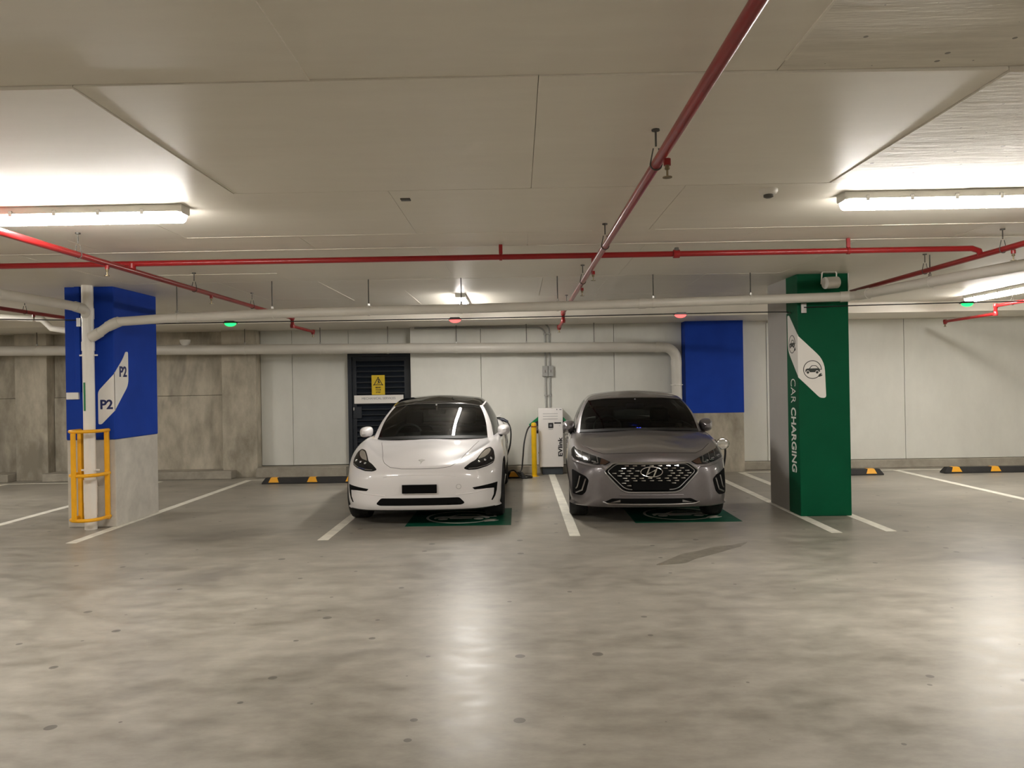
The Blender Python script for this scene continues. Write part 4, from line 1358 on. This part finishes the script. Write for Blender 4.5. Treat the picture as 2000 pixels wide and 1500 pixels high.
# ---- white sedan
R1x = [(0, .05), (.32, .06), (.60, .12), (.79, .29), (.865, .50), (.88, .84), (.87, 1.25), (.86, 1.9), (.86, 2.6), (.86, 3.2), (.88, 3.72), (.86, 4.15), (.76, 4.48), (.43, 4.62), (0, 4.65)]
R2x = [(0, .02), (.32, .035), (.60, .10), (.80, .27), (.885, .50), (.905, .84), (.905, 1.25), (.90, 1.9), (.90, 2.6), (.90, 3.2), (.91, 3.72), (.89, 4.15), (.79, 4.5), (.45, 4.66), (0, 4.69)]
R3x = [(0, 0), (.30, .015), (.57, .09), (.78, .27), (.88, .50), (.925, .84), (.918, 1.25), (.91, 1.9), (.91, 2.6), (.91, 3.2), (.922, 3.72), (.90, 4.15), (.80, 4.48), (.46, 4.62), (0, 4.66)]
rowsA = [
    [(0, max(.25, min(4.4, y)), .18) for x, y in R1x],
    [(x * .94, y + (.07 if y < 1 else (-.05 if y > 4 else 0)), .175) for x, y in R1x],
    [(x, y, .225) for x, y in R1x],
    [(x, y, .36) for x, y in R2x],
    [(x, y, .565) for x, y in R3x],
    [(0, .055, .65), (.30, .075, .655), (.55, .16, .665), (.74, .36, .70), (.845, .58, .74), (.895, .88, .77), (.90, 1.28, .78), (.90, 1.9, .79), (.90, 2.6, .80), (.90, 3.2, .82), (.90, 3.72, .84), (.87, 4.12, .85), (.77, 4.44, .85), (.44, 4.58, .85), (0, 4.62, .85)],
    [(0, .13, .69), (.27, .16, .70), (.48, .30, .74), (.64, .55, .805), (.74, .76, .85), (.80, 1.0, .88), (.825, 1.32, .905), (.84, 1.9, .915), (.84, 2.6, .935), (.84, 3.2, .96), (.82, 3.7, .99), (.77, 4.08, 1.0), (.66, 4.36, 1.02), (.40, 4.5, 1.03), (0, 4.54, 1.035)],
    [(0, .38, .765), (.24, .42, .765), (.42, .56, .78), (.52, .74, .81), (.58, .92, .838), (.62, 1.1, .865), (.64, 1.34, .888), (.60, 1.9, .90), (.60, 2.6, .92), (.60, 3.2, .94), (.58, 3.7, 1.0), (.54, 3.95, 1.03), (.48, 4.1, 1.05), (.30, 4.2, 1.06), (0, 4.23, 1.06)],
    [(0, y, z) for y, z in ((.60, .825), (.66, .835), (.76, .85), (.90, .872), (1.03, .89), (1.16, .905), (1.36, .915), (1.9, .92), (2.6, .93), (3.2, .95), (3.68, 1.02), (3.85, 1.05), (3.95, 1.06), (4.03, 1.07), (4.06, 1.07))],
]
CW_POS, CW_RZ = (-1.095, 8.36, 0), math.radians(0.0)
cw = thing('sedan_car', 'white electric sedan parked nose-out and plugged in by the bollard', 'car', CW_POS, CW_RZ, group='cars on charge')
bodyA, treeA = car_body(CRGrid(rowsA, True, True, True, True), (0.841, 3.716), 0.334, 'car_white', cw)
cfgA = dict(
    paint='car_white', roof_mat='roof_glass', glass=None,
    belt=[(0, 1.13, .905), (.38, 1.17, .90), (.70, 1.36, .885), (.79, 1.62, .905), (.815, 2.4, .935), (.80, 3.15, .965), (.72, 3.75, 1.0), (.46, 4.12, 1.045), (0, 4.22, 1.055)],
    rail=[(0, 1.93, 1.325), (.34, 1.95, 1.32), (.565, 2.04, 1.285), (.605, 2.2, 1.30), (.625, 2.6, 1.335), (.605, 3.05, 1.31), (.54, 3.45, 1.22), (.34, 3.62, 1.215), (0, 3.66, 1.22)],
    bulge=[(0, -.02, .03), (.01, -.02, .03), (.025, -.01, .02), (.03, 0, .0), (.035, 0, 0), (.03, 0, 0), (.02, .01, .02), (0, .01, .03), (0, .01, .03)],
    roof=[(0, 2.08, 1.372), (.20, 2.1, 1.37), (.42, 2.2, 1.36), (.46, 2.35, 1.375), (.46, 2.62, 1.395), (.45, 2.95, 1.38), (.40, 3.25, 1.315), (.22, 3.36, 1.305), (0, 3.38, 1.305)],
    spine=[(0, 2.25, 1.412), (0, 2.28, 1.414), (0, 2.34, 1.42), (0, 2.45, 1.426), (0, 2.62, 1.427), (0, 2.85, 1.41), (0, 3.0, 1.39), (0, 3.05, 1.382), (0, 3.08, 1.378)],
)
GA, wsA = cabin(cfgA, cw)
interior(cw, 0.60, 2.35, 1.30, 0.885, -0.36, (1.92, 1.245))
pr = None
for x in (-0.79, 0.79):
    for y in (0.841, 3.716):
        pr = wheel(cw, x, y, 0.334, 0.235, 'rim_dark', pr)
both = (1, -1)
# shut line of the bonnet
seam(treeA, [(0, .648), (.20, .65), (.33, .665), (.41, .705), (.475, .765), (.545, .825), (.60, .868)], 'bonnet_gap', 'panel_gap', cw, r=0.0028, side=both)
# headlamps
HLa = round_poly([(.760, .828), (.795, .795), (.812, .72), (.800, .672), (.735, .645), (.62, .622), (.525, .622), (.475, .640), (.545, .690), (.605, .715), (.650, .770), (.700, .815)], .02, 3)
for s in both:
    h = decal(treeA, HLa, 'headlamp', 'lamp_lens', cw, lift=0.004, thick=0.02, side=(s,), step=0.02)[0]
    decal(treeA, round_poly([(.745, .815), (.765, .80), (.745, .765), (.70, .735), (.625, .718), (.655, .762), (.70, .80)], .012, 3), 'reflector', 'lamp_reflector', h, lift=0.0065, thick=0.0, side=(s,), step=0.02)
    for x, z in ((.77, .715), (.705, .705), (.64, .695)):
        q, nn = proj(treeA, x * s, z)
        bm = bmesh.new(); bmesh.ops.create_uvsphere(bm, u_segments=12, v_segments=8, radius=0.017)
        MB().addbm(bm, 0, Matrix.Translation(q)).build('projector', 'lamp_led', h, smooth=True, local=True)
    seam(treeA, [(.795, .682), (.73, .655), (.62, .637), (.53, .635)], 'light_strip', 'lamp_led', h, r=0.005, lift=0.004, side=(s,))
    # black corner slots in the bumper
    c = decal(treeA, round_poly([(.842, .462), (.57, .432), (.595, .408), (.72, .408), (.806, .402), (.800, .33), (.772, .268), (.785, .264), (.815, .31), (.832, .37)], .008, 2), 'corner_slot', 'void_black', cw, lift=0.002, thick=0.01, side=(s,), step=0.015)
seam(treeA, [(.39, .36), (.60, .375), (.76, .40)], 'bumper_crease', 'car_white', cw, r=0.006, lift=-0.002, side=both)
decal(treeA, round_poly([(-.49, .268), (-.43, .332), (.43, .332), (.49, .268), (.45, .249), (-.45, .249)], .02, 3), 'lower_intake', 'void_black', cw, lift=0.002, thick=0.02)
q, nn = proj(treeA, 0, .44)
pl = MB().bbox(-0.19, 0.19, q.y - 0.022, q.y - 0.006, 0.388, 0.482, 0.004).build('number_plate', 'plate_black', cw, local=True)
MB().bbox(-0.175, 0.175, q.y - 0.008, q.y + 0.02, 0.378, 0.40, 0.004).build('plate_holder', 'car_white', pl, local=True)
# sensor cap on the bumper, nose badge
seam(treeA, [(.425 + .026 * math.cos(2 * math.pi * k / 16), .45 + .026 * math.sin(2 * math.pi * k / 16)) for k in range(16)], 'tow_cap_gap', 'panel_gap', cw, r=0.0014, closed=True)
for poly in ([[(-.036, .728), (-.034, .722), (-.012, .717), (0, .690), (.012, .717), (.034, .722), (.036, .728), (0, .733)]]):
    decal(treeA, poly, 'badge', 'steel', cw, lift=0.004, thick=0.002, step=0.01)
for s in both:
    door_mirror(cw, s * 0.895, 1.60, 0.97, s, 'car_white', w=0.165, h=0.14)
seam(treeA, [(-.4, .565), (-.2, .585), (0, .588), (.2, .585), (.4, .565)], 'nose_crease', 'car_white', cw, r=0.008, lift=-0.0045)
# open charge flap on the rear quarter
fl = MB().prism(round_poly([(-.06, -.05), (.06, -.05), (.06, .05), (-.06, .05)], .015), lambda u, v: (.775 + v * .8, 4.22 + u, 1.055 + v * .5), lambda u, v: (.770 + v * .8, 4.22 + u, 1.063 + v * .5)).build('charge_flap', 'car_white', cw, local=True)
MB().lathe([(0.05, .70), (0.05, .795)], (0, 4.22, 0.98), axis='X', seg=18).build('charge_port', 'car_matte_black', cw, local=True)

# ---- grey hatchback
R1h = [(0, .06), (.32, .07), (.60, .12), (.77, .24), (.85, .46), (.865, .88), (.85, 1.3), (.84, 1.9), (.84, 2.5), (.84, 3.1), (.86, 3.58), (.84, 3.95), (.76, 4.28), (.42, 4.42), (0, 4.45)]
R2h = [(0, .02), (.32, .03), (.60, .085), (.78, .22), (.865, .46), (.895, .88), (.885, 1.3), (.88, 1.9), (.88, 2.5), (.88, 3.1), (.895, 3.58), (.87, 3.95), (.78, 4.30), (.43, 4.45), (0, 4.47)]
R3h = [(0, 0), (.32, .012), (.59, .075), (.76, .23), (.86, .48), (.91, .88), (.90, 1.3), (.895, 1.9), (.895, 2.5), (.895, 3.1), (.91, 3.58), (.88, 3.95), (.78, 4.28), (.43, 4.40), (0, 4.43)]
rowsH = [
    [(0, max(.25, min(4.2, y)), .20) for x, y in R1h],
    [(x * .94, y + (.07 if y < 1 else (-.05 if y > 4 else 0)), .20) for x, y in R1h],
    [(x, y, .25) for x, y in R1h],
    [(x, y, .40) for x, y in R2h],
    [(x, y, .60) for x, y in R3h],
    [(0, .025, .70), (.32, .04, .70), (.57, .12, .70), (.73, .30, .72), (.84, .54, .75), (.885, .92, .78), (.885, 1.3, .79), (.885, 1.9, .80), (.885, 2.5, .81), (.885, 3.1, .83), (.885, 3.58, .84), (.85, 3.92, .84), (.75, 4.22, .84), (.42, 4.34, .84), (0, 4.37, .84)],
    [(0, .10, .79), (.30, .13, .787), (.53, .23, .78), (.69, .46, .805), (.78, .70, .85), (.82, 1.0, .89), (.83, 1.34, .92), (.83, 1.9, .94), (.83, 2.5, .96), (.83, 3.1, .98), (.81, 3.55, 1.0), (.76, 3.88, 1.01), (.66, 4.12, 1.02), (.38, 4.24, 1.03), (0, 4.27, 1.03)],
    [(0, .42, .865), (.24, .45, .86), (.44, .58, .86), (.56, .76, .88), (.62, .94, .904), (.655, 1.12, .93), (.67, 1.36, .947), (.62, 1.9, .94), (.62, 2.5, .94), (.62, 3.1, .96), (.58, 3.55, 1.0), (.54, 3.78, 1.02), (.46, 3.92, 1.03), (.28, 4.0, 1.04), (0, 4.02, 1.04)],
    [(0, y, z) for y, z in ((.62, .897), (.67, .907), (.77, .925), (.90, .945), (1.03, .963), (1.15, .977), (1.36, .98), (1.9, .96), (2.5, .95), (3.1, .97), (3.5, 1.0), (3.62, 1.02), (3.72, 1.03), (3.8, 1.04), (3.84, 1.04))],
]
CG_POS, CG_RZ = (1.405, 8.20, 0), math.radians(-3.6)
cg = thing('hatchback_car', 'grey metallic hatchback with hexagonal grille parked nose-out beside the white charging post', 'car', CG_POS, CG_RZ, group='cars on charge')
bodyH, treeH = car_body(CRGrid(rowsH, True, True, True, True), (0.88, 3.58), 0.318, 'car_grey', cg)
cfgH = dict(
    paint='car_grey', roof_mat='car_grey', glass=None, screen='dark_windscreen',
    belt=[(0, 1.14, .972), (.40, 1.18, .965), (.735, 1.38, .945), (.795, 1.62, .94), (.81, 2.3, .955), (.80, 3.0, .98), (.74, 3.5, 1.0), (.46, 3.85, 1.035), (0, 3.92, 1.04)],
    rail=[(0, 1.90, 1.36), (.36, 1.92, 1.355), (.60, 2.0, 1.33), (.63, 2.2, 1.335), (.635, 2.6, 1.345), (.615, 3.0, 1.315), (.57, 3.45, 1.22), (.38, 3.70, 1.20), (0, 3.75, 1.205)],
    bulge=[(0, -.02, .025), (.01, -.02, .025), (.025, -.01, .02), (.03, 0, 0), (.035, 0, 0), (.03, 0, 0), (.02, .01, .02), (0, .01, .03), (0, .01, .03)],
    roof=[(0, 2.06, 1.405), (.22, 2.08, 1.40), (.47, 2.18, 1.385), (.49, 2.32, 1.40), (.49, 2.6, 1.415), (.47, 2.95, 1.395), (.42, 3.25, 1.33), (.24, 3.4, 1.31), (0, 3.43, 1.31)],
    spine=[(0, 2.24, 1.44), (0, 2.27, 1.442), (0, 2.33, 1.447), (0, 2.42, 1.45), (0, 2.6, 1.45), (0, 2.85, 1.435), (0, 3.0, 1.41), (0, 3.06, 1.40), (0, 3.08, 1.395)],
)
GH, wsH = cabin(cfgH, cg)
interior(cg, 0.62, 2.30, 1.30, 0.962, -0.36, (1.90, 1.28), lamp=(0.0,))
MB().bbox(-0.585, -0.545, 1.80, 1.81, 1.235, 1.265, 0.002).build('registration_label', 'sign_white', cg, local=True)
pr = None
for x in (-0.77, 0.77):
    for y in (0.88, 3.58):
        pr = wheel(cg, x, y, 0.318, 0.215, 'rim_silver', pr)
seam(treeH, [(0, .795), (.30, .788), (.50, .778), (.60, .80), (.72, .845)], 'bonnet_gap', 'panel_gap_dark', cg, r=0.0035, side=both)
# hexagonal grille
hexo = [(-.505, .607), (-.40, .692), (.40, .692), (.505, .607), (.315, .402), (.25, .380), (-.25, .380), (-.315, .402)]
hexi = [(x * .925, .60 + (z - .60) * .86) for x, z in hexo]
gr = decal(treeH, round_poly(hexo, .02, 2), 'grille', 'void_black', cg, lift=0.002, thick=0.03, step=0.03)[0]
seam(treeH, round_poly(hexo, .03, 3), 'grille_surround', 'satin_chrome', gr, r=0.009, lift=0.004, closed=True)
seam(treeH, round_poly(hexi, .03, 3), 'grille_inner_trim', 'satin_chrome', gr, r=0.0045, lift=0.006, closed=True)


def inside(p, poly):
    c = False
    for (x1, z1), (x2, z2) in zip(poly, poly[1:] + poly[:1]):
        if (z1 > p[1]) != (z2 > p[1]) and p[0] < (x2 - x1) * (p[1] - z1) / (z2 - z1) + x1:
            c = not c
    return c


hexb = [(x * .88, .60 + (z - .60) * .80) for x, z in hexo]
bars, shade = MB(), MB()
for i, z in enumerate([.665 - .0265 * k for k in range(10)]):
    x = -.46 + (0.045 if i % 2 else 0.0) + 0.012 * (i % 3)
    while x < .46:
        if inside((x, z), hexb) and inside((x + .045, z), hexb) and not (abs(x + .02) < .135 and abs(z - .60) < .062) and not (abs(x + .02) < .22 and z < .492):
            P = []
            for dx, dz in ((0, 0.002), (.045, 0.006), (.045, -.006), (0, -.002)):
                q, nn = proj(treeH, x + dx, z + dz)
                P.append(q)
            V = [p + Vector((0, -0.010, 0)) for p in P] + [p for p in P]
            bars.add(V, [(0, 1, 2, 3), (4, 7, 6, 5), (0, 4, 5, 1), (1, 5, 6, 2), (2, 6, 7, 3), (3, 7, 4, 0)])
        x += 0.088
o = bars.build('grille_bars', 'chrome', gr, local=True)
# oval badge
q0, _ = proj(treeH, 0, .60)
bd = MB().tube([(0.115 * math.cos(2 * math.pi * k / 32), q0.y - 0.016, .60 + 0.053 * math.sin(2 * math.pi * k / 32)) for k in range(32)], 0.0055, 8, closed=True).build('badge', 'chrome', gr, smooth=True, local=True)
mb = MB()
yb = q0.y - 0.017
for P in ([(-.062, -.043), (-.048, -.035), (-.035, -.005), (-.020, .030), (-.012, .050), (-.028, .049), (-.040, .020), (-.055, -.015)],
          [(.062, .043), (.048, .035), (.035, .005), (.020, -.030), (.012, -.050), (.028, -.049), (.040, -.020), (.055, .015)],
          [(-.046, -.012), (-.01, -.002), (.046, .030), (.046, .012), (.01, .002), (-.046, -.030)]):
    mb.prism(P, lambda u, v: (u, yb - 0.006, .60 + v), lambda u, v: (u, yb + 0.006, .60 + v))
mb.build('badge_letter', 'chrome', bd, local=True)
q, nn = proj(treeH, 0, .44)
MB().bbox(-0.205, 0.185, q.y - 0.035, q.y - 0.016, 0.405, 0.49, 0.004).build('number_plate', 'plate_black', cg, local=True)
# headlamps
HLx = lambda P: [(.845 - (.865 - x) * 1.05, z) for x, z in P]
HLh = round_poly(HLx([(.835, .832), (.80, .80), (.68, .770), (.55, .735), (.465, .700), (.52, .668), (.60, .668), (.72, .685), (.83, .708), (.862, .73), (.865, .79)]), .012, 2)
for s in both:
    h = decal(treeH, HLh, 'headlamp', 'lamp_lens', cg, lift=0.004, thick=0.02, side=(s,), step=0.02)[0]
    decal(treeH, HLx([(.48, .70), (.56, .735), (.575, .675), (.525, .673)]), 'indicator', 'lamp_amber', h, lift=0.0065, thick=0.0, side=(s,), step=0.02)
    for k, (x, z) in enumerate(((.580, .705), (.662, .722), (.745, .742))):
        seam(treeH, [(x - .012, z + .045), (x - .020, z - .018), (x + .03, z - .022)], 'lamp_bezel', 'lamp_led', h, r=0.0045, lift=0.004, side=(s,), step=0.01)
        decal(treeH, [(x + .0, z - .016), (x + .045, z - .010), (x + .045, z + .002), (x, z - .004)], 'lamp_element', 'lamp_led', h, lift=0.007, thick=0.0, side=(s,), step=0.02)
    seam(treeH, [(.835, .69), (.72, .668), (.60, .650), (.52, .648)], 'lamp_crease', 'car_grey', cg, r=0.012, lift=-0.004, side=(s,))
    seam(treeH, [(.52, .648), (.488, .62)], 'lamp_crease', 'car_grey', cg, r=0.012, lift=-0.004, side=(s,))
    # running lamp pockets
    pk = decal(treeH, round_poly([(.842, .600), (.80, .585), (.70, .545), (.662, .505), (.695, .375), (.735, .330), (.84, .330)], .02, 3), 'lamp_pocket', 'void_black', cg, lift=0.002, thick=0.02, side=(s,), step=0.02)[0]
    seam(treeH, [(.695, .515), (.735, .39), (.80, .355)], 'running_lamp', 'satin_chrome', pk, r=0.009, lift=0.004, side=(s,))
    seam(treeH, [(.755, .54), (.785, .42), (.80, .40)], 'running_lamp', 'satin_chrome', pk, r=0.008, lift=0.004, side=(s,))
    decal(treeH, [(.485, .262), (.45, .262), (.33, .296), (.33, .272)], 'fog_blade', 'satin_chrome', cg, lift=0.006, thick=0.0, side=(s,), step=0.03)
    door_mirror(cg, s * 0.868, 1.60, 1.0, s, 'car_grey', w=0.165, h=0.165)
decal(treeH, round_poly([(-.51, .262), (-.42, .31), (.42, .31), (.51, .262), (.47, .248), (-.47, .248)], .015, 3), 'lower_intake', 'void_black', cg, lift=0.003, thick=0.02)
seam(treeH, [(-.515, .272), (-.46, .252), (-.2, .246), (.2, .246), (.46, .252), (.515, .272)], 'lip_trim', 'satin_chrome', cg, r=0.008, lift=0.006)
seam(treeH, [(-.34, .345), (.34, .345)], 'bumper_crease', 'car_grey', cg, r=0.010, lift=-0.004)
# side door handles
for s in both:
    for y in (2.35, 3.15):
        MB().bbox(s * 0.895 - 0.025, s * 0.895 + 0.025, y, y + 0.2, 0.80, 0.825, 0.01).build('door_handle', 'satin_chrome', cg, smooth=True, local=True)
# open charge flap on the front wing
cp = MB().lathe([(0.055, .84), (0.055, .915)], (0, 1.26, 0.79), axis='X', seg=20).build('charge_port', 'car_matte_black', cg, local=True)
bm = bmesh.new(); bmesh.ops.create_uvsphere(bm, u_segments=20, v_segments=12, radius=1.0)
flap = MB().addbm(bm, 0, Matrix.Translation((.985, 1.17, .80)) @ Matrix.Rotation(math.radians(8), 4, 'Y') @ Matrix.Diagonal((.078, .012, .072, 1)))
flap.build('charge_flap', 'chrome', cg, smooth=True, local=True)
MB().tube([(.89, 1.20, .80), (.93, 1.19, .80)], 0.012, 8).build('flap_hinge', 'car_matte_black', cg, local=True)

# ------------------------------------------------------------------ charging cables
def to_world(root_pos, rz, p):
    return Matrix.Translation(root_pos) @ Matrix.Rotation(rz, 4, 'Z') @ Vector(p)


t = thing('charging_cable', 'black charging cable looping from the white car to the bollard side of the charger', 'cable', (0, 12.9, 0), group='charging cables')
pA = to_world(CW_POS, CW_RZ, (.795, 4.22, .985))
pts = catmull([pA + Vector((0.02, 0, 0)), pA + Vector((.10, -.03, -.02)), pA + Vector((.165, -.05, -.16)), pA + Vector((.15, -.03, -.42)), pA + Vector((.06, .05, -.70)), pA + Vector((.02, .12, -.90)),
               (-.10, 12.78, .13), (.02, 12.68, .02), (.16, 12.72, .016), (.20, 12.86, .016), (.06, 12.98, .02), (-.10, 13.0, .05), (-.05, 13.05, .06), (.03, 13.10, .10), (.06, 13.14, .3), (.085, 13.18, .55), (.14, 13.24, .76), (.20, 13.28, .845), (.245, 13.29, .865)], 6)
MB().tube(pts, 0.0125, 8).build('flex', 'black_cable', t, smooth=True)
MB().tube([pA + Vector((-.01, 0, .005)), pA + Vector((.05, -.01, .0)), pA + Vector((.12, -.035, -.035))], [.036, .030, .020], 12).build('vehicle_plug', 'plug_dark', t, smooth=True)
MB().tube([(.20, 13.28, .845), (.26, 13.29, .875)], 0.026, 12).build('charger_plug', 'plug_dark', t, smooth=True)
t = thing('charging_cable', 'black charging cable hanging from the open flap of the grey car', 'cable', (2.4, 10.5, 0), group='charging cables')
pB = to_world(CG_POS, CG_RZ, (.915, 1.26, .79))
pts = catmull([pB, pB + Vector((.075, .02, .0)), pB + Vector((.125, .03, -.07)), pB + Vector((.115, .05, -.24)), pB + Vector((.075, .10, -.45)), pB + Vector((.07, .25, -.70)), pB + Vector((.10, .6, -.775)),
               (2.72, 11.2, .014), (2.80, 12.4, .014), (2.5, 13.02, .014), (1.7, 13.08, .014), (1.15, 13.06, .03), (.98, 13.12, .3), (.95, 13.2, .6), (.90, 13.28, .80), (.85, 13.29, .86)], 6)
MB().tube(pts, 0.0125, 8).build('flex', 'black_cable', t, smooth=True)
MB().tube([pB + Vector((-.01, 0, 0)), pB + Vector((.06, .01, 0)), pB + Vector((.115, .03, -.03))], [.034, .030, .018], 12).build('vehicle_plug', 'plug_dark', t, smooth=True)
MB().tube([(.88, 13.28, .83), (.83, 13.29, .875)], 0.026, 12).build('charger_plug', 'plug_dark', t, smooth=True)
